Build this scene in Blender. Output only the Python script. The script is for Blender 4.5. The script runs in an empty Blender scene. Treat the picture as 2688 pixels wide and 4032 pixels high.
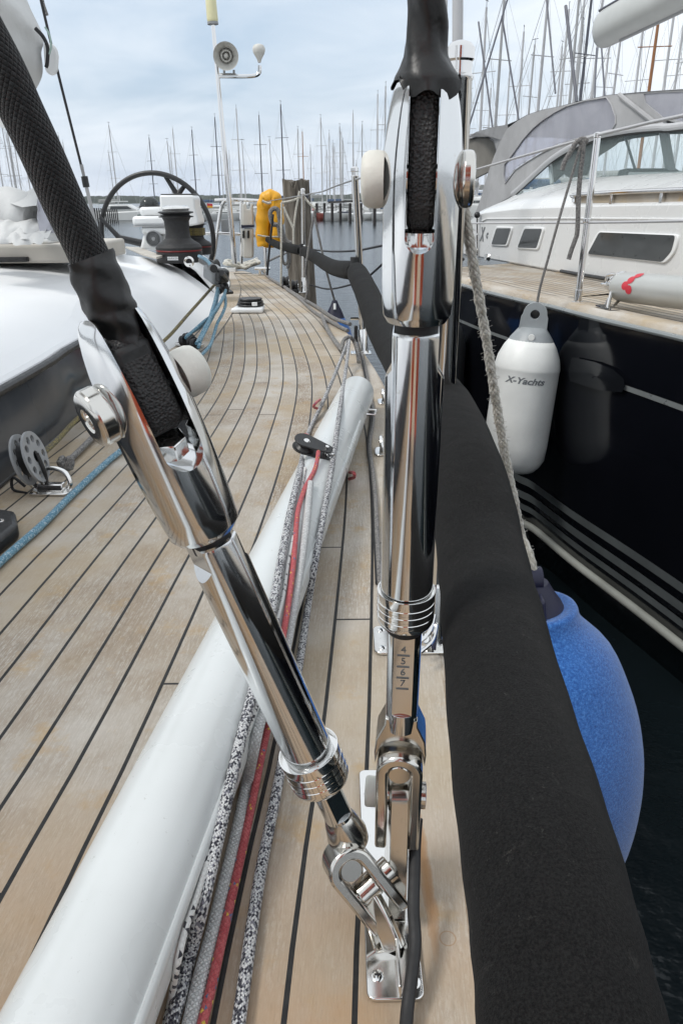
import bpy, bmesh, math, random
from mathutils import Vector as Vec, Matrix as Mat
random.seed(7)
R_=math.radians
sc=bpy.context.scene
COL=sc.collection
# ------------------------------------------------------------------ camera
F=2912.0; PIT=R_(22.9); ROLL=R_(-0.6); H=0.54
CAM=Vec((0,0,H))
CM=Mat.Rotation(math.pi/2-PIT,3,'X')@Mat.Rotation(ROLL,3,'Z')
cd=bpy.data.cameras.new('camera'); cam=bpy.data.objects.new('camera',cd); COL.objects.link(cam)
cam.location=CAM; cam.rotation_euler=CM.to_euler()
cd.sensor_fit='VERTICAL'; cd.sensor_height=36; cd.lens=26.0; cd.clip_start=0.02; cd.clip_end=6000
sc.camera=cam
# measuring helpers: a point of the photograph (2688x4032) placed in the world
def ray(p): return CM@Vec(((p[0]-1344)/F,-(p[1]-2016)/F,-1))
def G(p,z=0.0): r=ray(p); return CAM+r*((z-H)/r.z)
def V(p,Y): r=ray(p); return CAM+r*(Y/r.y)
def CC(p,c): return CAM+ray(p)*c
def HP(p,o,n):
    r=ray(p); n=Vec(n); return CAM+r*((Vec(o)-CAM).dot(n)/r.dot(n))
def D(x,y): return (x*12/7,y*12/7)
def Zm(ox,oy,s): return lambda x,y:(ox+s*x,oy+s*y)
def depth(P): return (CM.transposed()@(P-CAM)).z*-1
def proj(P):
    q=CM.transposed()@(P-CAM); return (1344+F*q.x/-q.z, 2016-F*q.y/-q.z)
# ------------------------------------------------------------------ objects
def lerp(a,b,t): return a+(b-a)*t
def interp(tab,x):
    if x<=tab[0][0]: return tab[0][1]
    for (a,b),(c,d) in zip(tab,tab[1:]):
        if x<=c: return b+(d-b)*(x-a)/(c-a)
    return tab[-1][1]
def smoothpath(pts,k=6):
    pts=[Vec(p) for p in pts]
    if len(pts)<3: return pts
    P=[pts[0]*2-pts[1]]+pts+[pts[-1]*2-pts[-2]]; out=[]
    for i in range(1,len(P)-2):
        a,b,c,d=P[i-1:i+3]
        for j in range(k):
            t=j/k; out.append(.5*((2*b)+(c-a)*t+(2*a-5*b+4*c-d)*t*t+(3*b-a-3*c+d)*t**3))
    out.append(pts[-1]); return out
def tree_origin(o):
    v=Vec((0,0,0))
    while o is not None: v=v+o.location; o=o.parent
    return v
class MB:
    def __init__(s): s.v=[]; s.f=[]; s.uv=[]
    def add(s,vs,fs,uvs=None):
        n=len(s.v); s.v+= [tuple(v) for v in vs]
        for i,f in enumerate(fs):
            s.f.append([n+k for k in f]); s.uv.append(uvs[i] if uvs else None)
        return s
    def tube(s,path,r,n=10,cap=True,flat=1.0,up=None,closed=False):
        path=[Vec(p) for p in path]; m=len(path)
        R=[r]*m if isinstance(r,(int,float)) else list(r)
        vs=[];L=0;Ls=[]
        T=[]
        for i in range(m):
            a=path[(i-1)%m] if (closed or i>0) else path[0]; b=path[(i+1)%m] if (closed or i<m-1) else path[-1]
            T.append((b-a).normalized())
            if i: L+=(path[i]-path[i-1]).length
            Ls.append(L)
        u=Vec(up) if up else (Vec((0,0,1)) if abs(T[0].z)<.9 else Vec((0,1,0)))
        u=(u-T[0]*u.dot(T[0])).normalized()
        for i in range(m):
            u=(u-T[i]*u.dot(T[i])).normalized(); w=T[i].cross(u)
            for j in range(n):
                a=2*math.pi*j/n; vs.append(path[i]+u*(math.cos(a)*R[i]*flat)+w*(math.sin(a)*R[i]))
        fs=[];uv=[]
        for i in range(m if closed else m-1):
            i2=(i+1)%m; l1=Ls[i]; l2=Ls[i2] if i2 else L+(path[0]-path[-1]).length
            for j in range(n):
                k=(j+1)%n
                fs.append((i*n+j,i*n+k,i2*n+k,i2*n+j))
                uv.append(((j/n,l1),((j+1)/n,l1),((j+1)/n,l2),(j/n,l2)))
        if cap and not closed:
            fs.append(tuple(reversed(range(n)))); uv.append([(0,0)]*n)
            fs.append(tuple(range((m-1)*n,m*n))); uv.append([(0,L)]*n)
        return s.add(vs,fs,uv)
    def lathe(s,A,ax,prof,n=32,cap=True):
        """prof: (distance along axis, radius)"""
        A=Vec(A);ax=Vec(ax).normalized()
        u=Vec((1,0,0)) if abs(ax.x)<.8 else Vec((0,1,0))
        u=(u-ax*u.dot(ax)).normalized(); w=ax.cross(u)
        vs=[];fs=[];uv=[]
        for t,r in prof:
            for j in range(n):
                a=2*math.pi*j/n; vs.append(A+ax*t+u*(math.cos(a)*r)+w*(math.sin(a)*r))
        m=len(prof)
        for i in range(m-1):
            for j in range(n):
                k=(j+1)%n; fs.append((i*n+j,i*n+k,(i+1)*n+k,(i+1)*n+j))
                uv.append(((j/n,prof[i][0]),((j+1)/n,prof[i][0]),((j+1)/n,prof[i+1][0]),(j/n,prof[i+1][0])))
        if cap:
            fs.append(tuple(reversed(range(n)))); uv.append([(0,0)]*n)
            fs.append(tuple(range((m-1)*n,m*n))); uv.append([(0,0)]*n)
        return s.add(vs,fs,uv)
    def box(s,c,sz,ex=(1,0,0),ey=(0,1,0),ez=(0,0,1)):
        c=Vec(c);ex=Vec(ex)*sz[0]/2;ey=Vec(ey)*sz[1]/2;ez=Vec(ez)*sz[2]/2
        vs=[c+ex*a+ey*b+ez*d for a in(-1,1) for b in(-1,1) for d in(-1,1)]
        return s.add(vs,[(0,1,3,2),(4,6,7,5),(0,4,5,1),(2,3,7,6),(0,2,6,4),(1,5,7,3)])
    def prism(s,poly,o,ex,ey,ez,d0,d1):
        o=Vec(o);ex=Vec(ex);ey=Vec(ey);ez=Vec(ez);n=len(poly)
        vs=[o+ex*x+ey*y+ez*d0 for x,y in poly]+[o+ex*x+ey*y+ez*d1 for x,y in poly]
        fs=[tuple(reversed(range(n))),tuple(range(n,2*n))]+[(i,(i+1)%n,n+(i+1)%n,n+i) for i in range(n)]
        return s.add(vs,fs)
    def prismP(s,pts,dvec):
        pts=[Vec(p) for p in pts];n=len(pts);dvec=Vec(dvec)
        fs=[tuple(reversed(range(n))),tuple(range(n,2*n))]+[(i,(i+1)%n,n+(i+1)%n,n+i) for i in range(n)]
        return s.add(pts+[p+dvec for p in pts],fs)
    def ball(s,c,r,n=16,m=10,sc_=(1,1,1)):
        c=Vec(c);vs=[];fs=[]
        for i in range(m+1):
            t=math.pi*i/m
            for j in range(n):
                a=2*math.pi*j/n; vs.append(c+Vec((math.sin(t)*math.cos(a)*r*sc_[0],math.sin(t)*math.sin(a)*r*sc_[1],math.cos(t)*r*sc_[2])))
        for i in range(m):
            for j in range(n):
                k=(j+1)%n; fs.append((i*n+j,(i+1)*n+j,(i+1)*n+k,i*n+k))
        return s.add(vs,fs)
    def grid(s,rows,uvf=None,closeu=False):
        n=len(rows[0]);vs=[p for r in rows for p in r];fs=[];uv=[]
        for i in range(len(rows)-1):
            for j in range(n if closeu else n-1):
                k=(j+1)%n
                fs.append((i*n+j,i*n+k,(i+1)*n+k,(i+1)*n+j))
                if uvf: uv.append((uvf(i,j),uvf(i,j+1),uvf(i+1,j+1),uvf(i+1,j)))
        return s.add(vs,fs,uv if uvf else None)
    def build(s,name,mat,parent=None,bevel=0,ang=35,solid=0,subd=0,fix=True,weld=False):
        o0=tree_origin(parent) if parent else Vec((0,0,0))
        me=bpy.data.meshes.new(name)
        me.from_pydata([(v[0]-o0.x,v[1]-o0.y,v[2]-o0.z) for v in s.v],[],s.f)
        if any(u for u in s.uv):
            ul=me.uv_layers.new(name='UVMap'); k=0
            for i,f in enumerate(s.f):
                u=s.uv[i]
                for j in range(len(f)):
                    ul.data[k].uv=u[j] if u else (0,0); k+=1
        if fix:
            bm=bmesh.new(); bm.from_mesh(me)
            if weld: bmesh.ops.remove_doubles(bm,verts=bm.verts,dist=1e-5)
            bmesh.ops.recalc_face_normals(bm,faces=bm.faces); bm.to_mesh(me); bm.free()
        for p in me.polygons: p.use_smooth=True
        me.set_sharp_from_angle(angle=R_(ang))
        o=bpy.data.objects.new(name,me); COL.objects.link(o)
        if parent: o.parent=parent
        me.materials.append(mat)
        if solid:
            md=o.modifiers.new('t','SOLIDIFY'); md.thickness=solid; md.offset=0
        if bevel:
            md=o.modifiers.new('b','BEVEL'); md.width=bevel; md.segments=2; md.limit_method='ANGLE'; md.angle_limit=R_(30); md.harden_normals=False
        if subd:
            md=o.modifiers.new('s','SUBSURF'); md.levels=subd; md.render_levels=subd
        return o
def thing(name,label,cat,loc=(0,0,0),group=None):
    o=bpy.data.objects.new(name,None); COL.objects.link(o); o.location=loc; o.empty_display_size=.05
    return tag(o,label,cat,group)
def tag(o,label=None,cat=None,group=None,kind=None):
    if label: o['label']=label
    if cat: o['category']=cat
    if group: o['group']=group
    if kind: o['kind']=kind
    return o
def recenter(o):
    """move the origin of a one-mesh thing to its own middle"""
    me=o.data; n=len(me.vertices); c=Vec((0,0,0))
    for v in me.vertices: c+=v.co
    c/=n
    me.transform(Mat.Translation(-c)); o.location=o.location+c; return o
def single(mb,name,mat,label,cat,group=None,kind=None,**k):
    o=mb.build(name,mat,None,**k); recenter(o); return tag(o,label,cat,group,kind)
def dup(root,loc,label=None,group=None,rz=None,scale=None):
    r=root.copy(); COL.objects.link(r); r.location=loc
    if rz is not None: r.rotation_euler=(0,0,rz)
    if scale: r.scale=(scale,)*3
    if label: r['label']=label
    if group: r['group']=group
    for ch in list(root.children):
        c=ch.copy(); COL.objects.link(c); c.parent=r
        for g in list(ch.children):
            d=g.copy(); COL.objects.link(d); d.parent=c
    return r
def boolcut(o,cutters):
    obs=[]
    for mb in cutters:
        c=mb.build('cut',o.data.materials[0],o.parent); obs.append(c)
        md=o.modifiers.new('x','BOOLEAN'); md.operation='DIFFERENCE'; md.solver='EXACT'; md.object=c
    bpy.context.view_layer.update()
    dg=bpy.context.evaluated_depsgraph_get()
    me=bpy.data.meshes.new_from_object(o.evaluated_get(dg))
    o.modifiers.clear(); o.data=me
    for c in obs: bpy.data.objects.remove(c)
    for p in me.polygons: p.use_smooth=True
    me.set_sharp_from_angle(angle=R_(32))
    md=o.modifiers.new('b','BEVEL'); md.width=.0012; md.segments=3; md.limit_method='ANGLE'; md.angle_limit=R_(40)
    return o
def textmesh(txt,size,o,ex,ey,mat,parent,name='lettering',ext=.0005,shear=0,bold=0,wrap=None,xs=1):
    cu=bpy.data.curves.new(name,'FONT'); cu.body=txt; cu.size=size; cu.align_x='CENTER'; cu.align_y='CENTER'
    cu.extrude=ext; cu.shear=shear; cu.offset=bold
    t=bpy.data.objects.new(name,cu); COL.objects.link(t); bpy.context.view_layer.update()
    me=bpy.data.meshes.new_from_object(t.evaluated_get(bpy.context.evaluated_depsgraph_get()))
    bpy.data.objects.remove(t)
    ex=Vec(ex).normalized();ey=Vec(ey).normalized();ez=ex.cross(ey);o=Vec(o);o0=tree_origin(parent)
    for v in me.vertices:
        x,y,z=v.co; x*=xs
        if wrap:
            A,axd,r=wrap  # cylinder: point, axis, radius ; ex tangential
            th=x/r; p=A+axd*y+(ex*math.sin(th)+ez*math.cos(th))*(r+z+.0006)
        else: p=o+ex*x+ey*y+ez*z
        v.co=p-o0
    me.materials.clear(); me.materials.append(mat)
    ob=bpy.data.objects.new(name,me); COL.objects.link(ob); ob.parent=parent
    return ob
# ------------------------------------------------------------------ materials
class NT:
    def __init__(s,name):
        s.m=bpy.data.materials.new(name); s.m.use_nodes=True; s.t=s.m.node_tree; s.t.nodes.clear()
        s.out=s.n('ShaderNodeOutputMaterial'); s.b=s.n('ShaderNodeBsdfPrincipled'); s.l(s.b.outputs[0],s.out.inputs[0])
    def n(s,t,**k):
        x=s.t.nodes.new(t)
        for a,b in k.items(): setattr(x,a,b)
        return x
    def l(s,a,b): s.t.links.new(a,b)
    def put(s,inp,v):
        if hasattr(v,'is_linked') or isinstance(v,bpy.types.NodeSocket): s.l(v,inp)
        else: inp.default_value=v
    def math(s,op,a,b=0.0,c=0.0,clamp=False):
        x=s.n('ShaderNodeMath',operation=op,use_clamp=clamp)
        for i,v in enumerate((a,b,c)): s.put(x.inputs[i],v)
        return x.outputs[0]
    def mix(s,f,a,b,mode='MIX'):
        x=s.n('ShaderNodeMix',data_type='RGBA',blend_type=mode); s.put(x.inputs[0],f)
        for i,v in ((6,a),(7,b)):
            s.put(x.inputs[i],(*v,1) if isinstance(v,tuple) and len(v)==3 else v)
        return x.outputs[2]
    def ramp(s,f,stops,interp='LINEAR'):
        x=s.n('ShaderNodeValToRGB'); s.put(x.inputs[0],f); cr=x.color_ramp; cr.interpolation=interp
        while len(cr.elements)<len(stops): cr.elements.new(.5)
        for e,(p,c) in zip(cr.elements,stops):
            e.position=p; e.color=(*c,1) if isinstance(c,tuple) else (c,c,c,1)
        return x.outputs[0]
    def coord(s,kind='Object'): return s.n('ShaderNodeTexCoord').outputs[kind]
    def geo(s): return s.n('ShaderNodeNewGeometry').outputs['Position']
    def mapp(s,v,scale=(1,1,1),loc=(0,0,0),rot=(0,0,0)):
        x=s.n('ShaderNodeMapping'); s.l(v,x.inputs[0]); x.inputs['Scale'].default_value=scale; x.inputs['Location'].default_value=loc; x.inputs['Rotation'].default_value=rot
        return x.outputs[0]
    def noise(s,v,scale,detail=4,rough=.55,out=0,dist=0):
        x=s.n('ShaderNodeTexNoise'); s.l(v,x.inputs['Vector']); x.inputs['Scale'].default_value=scale; x.inputs['Detail'].default_value=detail; x.inputs['Roughness'].default_value=rough; x.inputs['Distortion'].default_value=dist
        return x.outputs[out]
    def vor(s,v,scale,feature='F1',out=0):
        x=s.n('ShaderNodeTexVoronoi',feature=feature); s.l(v,x.inputs['Vector']); x.inputs['Scale'].default_value=scale
        return x.outputs[out]
    def sep(s,v):
        x=s.n('ShaderNodeSeparateXYZ'); s.l(v,x.inputs[0]); return x.outputs
    def comb(s,a,b,c=0.0):
        x=s.n('ShaderNodeCombineXYZ')
        for i,v in enumerate((a,b,c)): s.put(x.inputs[i],v)
        return x.outputs[0]
    def wn(s,v):
        x=s.n('ShaderNodeTexWhiteNoise',noise_dimensions='3D'); s.l(v,x.inputs[0]); return x.outputs[0]
    def bump(s,h,dist,st=1.0,nrm=None):
        x=s.n('ShaderNodeBump'); s.put(x.inputs['Height'],h); x.inputs['Distance'].default_value=dist; x.inputs['Strength'].default_value=st
        if nrm: s.l(nrm,x.inputs['Normal'])
        s.l(x.outputs[0],s.b.inputs['Normal']); return x.outputs[0]
    def set(s,**k):
        nm={'col':'Base Color','rough':'Roughness','metal':'Metallic','spec':'Specular IOR Level','ior':'IOR','coat':'Coat Weight','coatr':'Coat Roughness','trans':'Transmission Weight','alpha':'Alpha','sheen':'Sheen Weight'}
        for a,v in k.items():
            if isinstance(v,tuple) and len(v)==3: v=(*v,1)
            s.put(s.b.inputs[nm[a]],v)
        return s
def plain(name,col,rough=.5,metal=0,var=.12,vs=6,bump=0,bs=80,spec=.5,coat=0,det=5,ob='Object',**k):
    """a plain surface with a little dirt, uneven gloss and optional grain"""
    n=NT(name); c=n.coord(ob)
    f=n.noise(c,vs,det)
    dark=tuple(x*(1-var) for x in col); lite=tuple(min(1,x*(1+var*.6)) for x in col)
    n.set(col=n.ramp(f,[(.3,dark),(.7,lite)]),rough=n.ramp(n.noise(c,vs*2.3,4),[(.3,max(0,rough-.06)),(.75,min(1,rough+.10))]),metal=metal,spec=spec,coat=coat,**k)
    if bump: n.bump(n.noise(c,bs,5,.6),bump)
    return n.m
def chrome(name,rough=.05,col=(.80,.79,.77),scr=1.0):
    n=NT(name); c=n.coord()
    st=n.noise(n.mapp(c,(1,1,1)),40,6,.7)
    spots=n.ramp(n.noise(c,160,4,.8),[(.62,0.0),(.72,1.0)])
    haze=n.ramp(n.noise(c,18,5,.65),[(.45,0.0),(.75,1.0)])
    r=n.math('ADD',rough,n.math('MULTIPLY',spots,.10*scr)); r=n.math('ADD',r,n.math('MULTIPLY',haze,.07*scr))
    n.set(col=n.mix(n.math('MULTIPLY',spots,.35*scr),col,(.50,.46,.40)),rough=r,metal=1.0)
    n.bump(n.noise(c,12,2),.0004,.15)
    return n.m
def braid(name,cols,N=8,K=240,bump=.0006,rough=.8,extra=None,fuzz=.15,thr=None,weave=1.0):
    """rope cover: strands crossing both ways; each stitch takes a colour at random. cols: ramp stops over a per-stitch random value"""
    n=NT(name); uv=n.coord('UV'); s=n.sep(uv); u=n.math('MULTIPLY',s[0],float(N)); v=n.math('MULTIPLY',s[1],float(K))
    a=n.math('ADD',u,v); b=n.math('SUBTRACT',u,v)
    fa=n.math('FRACT',a); fb=n.math('FRACT',b); ia=n.math('FLOOR',a); ib=n.math('FLOOR',b)
    # wrap the ids round the rope
    rnd=n.wn(n.comb(n.math('ADD',ia,ib),n.math('SUBTRACT',n.math('FLOOR',n.math('SUBTRACT',ia,ib)),.0),n.math('FLOOR',n.math('MULTIPLY',s[0],float(N)))))
    ha=n.math('SUBTRACT',1.0,n.math('POWER',n.math('ABSOLUTE',n.math('SUBTRACT',n.math('MULTIPLY',fa,2.0),1.0)),3.0))
    hb=n.math('SUBTRACT',1.0,n.math('POWER',n.math('ABSOLUTE',n.math('SUBTRACT',n.math('MULTIPLY',fb,2.0),1.0)),3.0))
    h=n.math('MULTIPLY',ha,hb)
    col=n.ramp(rnd,cols,'CONSTANT')
    # the colour darkens towards the gaps between strands
    n.set(col=n.mix(n.math('MULTIPLY',n.math('SUBTRACT',1.0,h),.45*weave),col,tuple(c*.35 for c in cols[0][1])),rough=rough,spec=.25,sheen=fuzz)
    n.bump(h,bump)
    return n.m
M={}
M['chrome']=chrome('polished_steel',.085,(.70,.71,.715))
M['chrome2']=chrome('worn_steel',.10)
M['pinsteel']=chrome('pin_steel',.15,(.66,.64,.60))
M['rail']=chrome('rail_steel',.09,(.74,.73,.72),.5)
def teakmat(name,mode):
    n=NT(name); uv=n.coord('UV'); s=n.sep(uv); k=s[0]; v=s[1]; pos=n.geo()
    kk=n.math('MAXIMUM',k,-.5) if mode=='deck' else k
    idx=n.math('FLOOR',kk)
    r1=n.wn(n.comb(idx,3.3,0.0)); L=1.9 if mode=='deck' else 1.3
    vv=n.math('DIVIDE',n.math('ADD',v,n.math('MULTIPLY',r1,L)),L)
    bi=n.math('FLOOR',vv); r2=n.wn(n.comb(idx,bi,1.7))
    fk=n.math('FRACT',kk)
    pitch=.0485 if mode=='deck' else .043
    hw={'deck':.0021,'far':.0021,'nb':.0042,'edge':.002}[mode]/pitch
    d=n.math('MINIMUM',fk,n.math('SUBTRACT',1.0,fk))
    seam=n.math('LESS_THAN',d,hw)
    if mode=='deck': seam=n.math('MULTIPLY',seam,n.math('GREATER_THAN',k,-.3))
    fb=n.math('FRACT',vv); db=n.math('MULTIPLY',n.math('MINIMUM',fb,n.math('SUBTRACT',1.0,fb)),L)
    butt=n.math('LESS_THAN',db,.0018)
    if mode=='deck': seam=n.math('MAXIMUM',seam,butt)
    if mode=='edge': seam=n.math('MULTIPLY',seam,0.0)
    # grain runs along the plank
    g=n.comb(n.math('MULTIPLY',k,pitch*1.0),n.math('MULTIPLY',v,.055),n.math('MULTIPLY',r2,9.0))
    grain=n.noise(g,620,5,.65); g2=n.noise(n.comb(n.math('MULTIPLY',k,pitch),n.math('MULTIPLY',v,.16),r2),190,6,.75)
    pores=n.ramp(n.noise(n.comb(n.math('MULTIPLY',k,pitch),n.math('MULTIPLY',v,.12),r2),900,3,.7),[(.30,0.0),(.42,1.0)])
    speck=n.noise(n.comb(n.math('MULTIPLY',k,pitch),n.math('MULTIPLY',v,.30),r2),330,5,.85)
    blot=n.noise(pos,5.5,5,.6); stain=n.noise(pos,13,5,.7)
    base=n.ramp(grain,[(.43,(.26,.215,.165)),(.5,(.44,.40,.34)),(.57,(.59,.56,.505))])
    base=n.mix(n.math('MULTIPLY',n.math('SUBTRACT',1.0,pores),.75),base,(.22,.155,.11))
    base=n.mix(n.ramp(speck,[(.43,.9),(.55,0.0)]),base,(.23,.17,.12))
    base=n.mix(n.ramp(g2,[(.42,.55),(.58,0.0)]),base,(.33,.25,.175))
    base=n.mix(n.math('MULTIPLY',r2,.60),base,(.57,.535,.475))
    base=n.mix(n.math('MULTIPLY',n.wn(n.comb(idx,bi,5.1)),.55),base,(.35,.285,.215))
    base=n.mix(n.ramp(blot,[(.42,0.0),(.66,.55)]),base,(.58,.56,.52))
    base=n.mix(n.ramp(stain,[(.56,0.0),(.70,.62)]),base,(.44,.30,.145))
    base=n.mix(n.ramp(n.noise(pos,2.3,4,.6),[(.48,0.0),(.62,.62)]),base,(.42,.33,.215))
    if mode=='deck':
        p=n.sep(pos)
        # rust run beside the chainplate and tan weathering at the near end
        dx=n.math('DIVIDE',n.math('SUBTRACT',p[0],n.math('ADD',.0695,n.math('MULTIPLY',n.math('SUBTRACT',stain,.5),.014))),.0062)
        dy=n.math('DIVIDE',n.math('SUBTRACT',p[1],.47),.085)
        m=n.math('SUBTRACT',1.0,n.math('ADD',n.math('MULTIPLY',dx,dx),n.math('MULTIPLY',dy,dy)),clamp=True)
        base=n.mix(n.math('MULTIPLY',n.math('POWER',m,.6),.85),base,(.37,.185,.07))
        rx=n.math('SUBTRACT',p[0],.0805); ry=n.math('SUBTRACT',p[1],.408); rd=n.math('SQRT',n.math('ADD',n.math('MULTIPLY',rx,rx),n.math('MULTIPLY',ry,ry)))
        base=n.mix(n.math('MULTIPLY',n.math('LESS_THAN',n.math('ABSOLUTE',n.math('SUBTRACT',rd,.0062)),.0005),.6),base,(.34,.20,.10))
        near=n.ramp(p[1],[(.34,.85),(.60,0.0)])
        base=n.mix(n.math('MULTIPLY',near,n.ramp(blot,[(.35,.1),(.6,1.0)])),base,(.40,.25,.13))
    caulk=n.ramp(n.noise(pos,90,4),[(.3,.012),(.7,.028)])
    col=n.mix(seam,base,caulk)
    wash=n.math('LESS_THAN',d,hw*1.55)
    n.set(col=col,rough=n.math('SUBTRACT',.82,n.math('MULTIPLY',seam,.35)),spec=.3)
    h=n.math('SUBTRACT',n.math('ADD',grain,n.math('MULTIPLY',pores,.4)),n.math('MULTIPLY',seam,1.2))
    n.bump(h,.0006,.7)
    return n.m
M['teak']=teakmat('teak_planks','deck'); M['teakm']=teakmat('teak_margin','far'); M['teakn']=teakmat('neighbour_teak','nb'); M['teake']=teakmat('teak_edge','edge')
M['gel']=plain('white_gelcoat',(.78,.79,.79),.32,var=.06,vs=3,bump=.0004,bs=40)
M['nonskid']=plain('nonskid_gelcoat',(.76,.775,.78),.6,var=.14,vs=3.2,bump=.0008,bs=260)
M['gelgloss']=plain('glossy_gelcoat',(.83,.84,.85),.48,var=.03,vs=1.5)
M['smoked']=plain('smoked_acrylic',(.045,.050,.058),.13,var=.08,vs=3)
M['hullwin']=plain('hull_window_glass',(.008,.009,.011),.05,var=.2,vs=3)
M['black']=plain('black_plastic',(.018,.018,.019),.38,var=.3,vs=30,bump=.0002,bs=200)
M['rubber']=plain('black_rubber',(.020,.020,.021),.62,var=.3,vs=60,bump=.0004,bs=120)
M['tape']=plain('black_shrink',(.013,.0135,.014),.42,var=.35,vs=26,bump=.0022,bs=20)
n=NT('pebbled_rubber'); c=n.coord(); n.set(col=n.ramp(n.noise(c,90),[(.3,(.010,.010,.011)),(.7,(.022,.022,.022))]),rough=.48); n.bump(n.vor(n.mapp(c,(1,1,1)),620),.0008,.9); M['pebble']=n.m
M['cream']=plain('cream_plastic',(.78,.77,.70),.55,var=.14,vs=30,bump=.0006,bs=90)
n=NT('white_pole_paint'); c=n.coord(); f=n.noise(c,9,5)
sc1=n.ramp(n.noise(n.mapp(c,(1,1,1)),26,6,.8,dist=3.0),[(.63,0.0),(.68,1.0)]); sc2=n.ramp(n.noise(c,120,4,.8),[(.66,0.0),(.71,1.0)])
n.set(col=n.mix(n.math('MULTIPLY',n.math('MAXIMUM',n.math('MULTIPLY',sc1,.25),sc2),.55),n.ramp(f,[(.3,(.63,.655,.65)),(.7,(.68,.705,.70))]),(.38,.38,.35)),rough=n.ramp(f,[(.35,.24),(.7,.36)]),coat=.15); M['polewhite']=n.m
n=NT('neoprene_sleeve'); c=n.coord(); uv=n.coord('UV')
lint=n.ramp(n.noise(c,170,3,.9),[(.66,0.0),(.74,1.0)]); fib=n.ramp(n.noise(n.mapp(c,(1,1,.3)),50,6,.85,dist=2.5),[(.60,0.0),(.68,.8)])
b_=n.mix(.5,n.ramp(n.noise(c,7,5),[(.3,(.005,.005,.0055)),(.7,(.013,.013,.013))]),n.ramp(n.noise(c,800,3,.8),[(.38,(.003,.003,.003)),(.62,(.024,.024,.023))]))
n.set(col=n.mix(n.math('MULTIPLY',n.math('MAXIMUM',n.math('MULTIPLY',lint,.10),n.math('MULTIPLY',fib,.07)),1.0),b_,(.30,.29,.26)),rough=.92,spec=.12,sheen=.03)
n.bump(n.math('ADD',n.noise(c,1400,2),n.math('MULTIPLY',n.noise(c,10,4),14.0)),.0006,.7); M['pad']=n.m
M['braidblack']=braid('black_braid',[(0,(.014,.015,.016)),(.5,(.019,.020,.021)),(.85,(.028,.030,.031))],N=24,K=300,bump=.0007,rough=.8)
M['fleck']=braid('flecked_rope',[(0,(.62,.63,.64)),(.30,(.72,.72,.72)),(.56,(.02,.02,.035)),(.88,(.20,.20,.24))],N=11,K=330,bump=.0006)
M['redrope']=braid('red_rope',[(0,(.46,.085,.095)),(.5,(.54,.125,.13)),(.9,(.43,.085,.09)),(.955,(.72,.48,.08)),(.978,(.10,.17,.30))],N=6,K=240,bump=.0005,weave=.25)
M['whiterope']=braid('white_braid',[(0,(.56,.57,.57)),(.5,(.70,.71,.71)),(.8,(.62,.63,.62))],N=8,K=230,bump=.0009,weave=.5)
M['cord']=braid('tick_cord',[(0,(.72,.72,.70)),(.86,(.04,.04,.05))],N=2,K=210,bump=.0004,weave=.3)
M['bluerope']=braid('blue_rope',[(0,(.10,.23,.32)),(.45,(.17,.33,.43)),(.8,(.36,.48,.55))],N=8,K=250,bump=.0004,weave=.5)
M['oliverope']=braid('olive_rope',[(0,(.10,.085,.045)),(.35,(.21,.17,.07)),(.7,(.33,.26,.06)),(.9,(.03,.03,.03))],N=8,K=230,bump=.0005)
M['greyrope']=braid('grey_rope',[(0,(.20,.19,.185)),(.5,(.29,.28,.265)),(.85,(.11,.11,.11))],N=7,K=180,bump=.0006)
M['oldrope']=braid('weathered_rope',[(0,(.50,.475,.40)),(.4,(.58,.555,.485)),(.75,(.66,.635,.57)),(.95,(.34,.31,.25))],N=7,K=130,bump=.0009,fuzz=.6,weave=.28)
M['wire']=plain('stainless_wire',(.33,.33,.33),.35,metal=.8,var=.2,vs=40)
M['blackline']=plain('black_line',(.015,.015,.017),.6,var=.3,vs=60)
n=NT('blue_fender_cloth'); c=n.coord(); nz=n.noise(c,300,4,.85)
n.set(col=n.ramp(nz,[(.34,(.010,.066,.26)),(.5,(.028,.135,.44)),(.66,(.085,.26,.62))]),rough=.95,spec=.1,sheen=.5); n.bump(nz,.0012); M['bluecloth']=n.m
M['navyvinyl']=plain('navy_vinyl',(.010,.011,.038),.5,var=.2,vs=12)
n=NT('navy_gelcoat'); c=n.coord()
n.set(col=n.ramp(n.noise(c,2.5,5),[(.3,(.0025,.003,.0045)),(.7,(.0045,.005,.0075))]),rough=n.ramp(n.noise(c,5,5),[(.4,.07),(.75,.13)]),coat=.15,coatr=.09,spec=.40); n.bump(n.noise(c,1.2,2),.003,.2); M['navy']=n.m
M['stripe']=plain('silver_cove_stripe',(.30,.32,.32),.3,metal=.5,var=.08)
M['boot']=plain('grey_boot_stripe',(.12,.135,.14),.35,var=.2,vs=6)
M['boot2']=plain('pale_waterline',(.33,.34,.31),.45,var=.3,vs=5,bump=.002,bs=9)
M['ourhull']=plain('dark_hull',(.02,.024,.035),.12,var=.15,vs=2)
n=NT('grey_canvas'); c=n.coord()
n.set(col=n.ramp(n.noise(c,4,5),[(.3,(.34,.34,.345)),(.7,(.45,.45,.455))]),rough=.85,spec=.2); n.bump(n.math('ADD',n.noise(c,500,2),n.math('MULTIPLY',n.noise(n.mapp(c,(1,1,.4)),5,4,dist=.8),16.0)),.0009); M['canvas']=n.m
M['canvasdark']=plain('taupe_canvas',(.20,.19,.17),.85,var=.15,vs=5,bump=.001,bs=10)
M['sail']=plain('sail_cover',(.60,.605,.60),.8,var=.10,vs=5,bump=.014,bs=5,det=4)
n=NT('clear_vinyl'); c=n.coord()
tr=n.n('ShaderNodeBsdfTransparent'); tr.inputs[0].default_value=(.86,.86,.93,1); mx=n.n('ShaderNodeMixShader')
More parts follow.
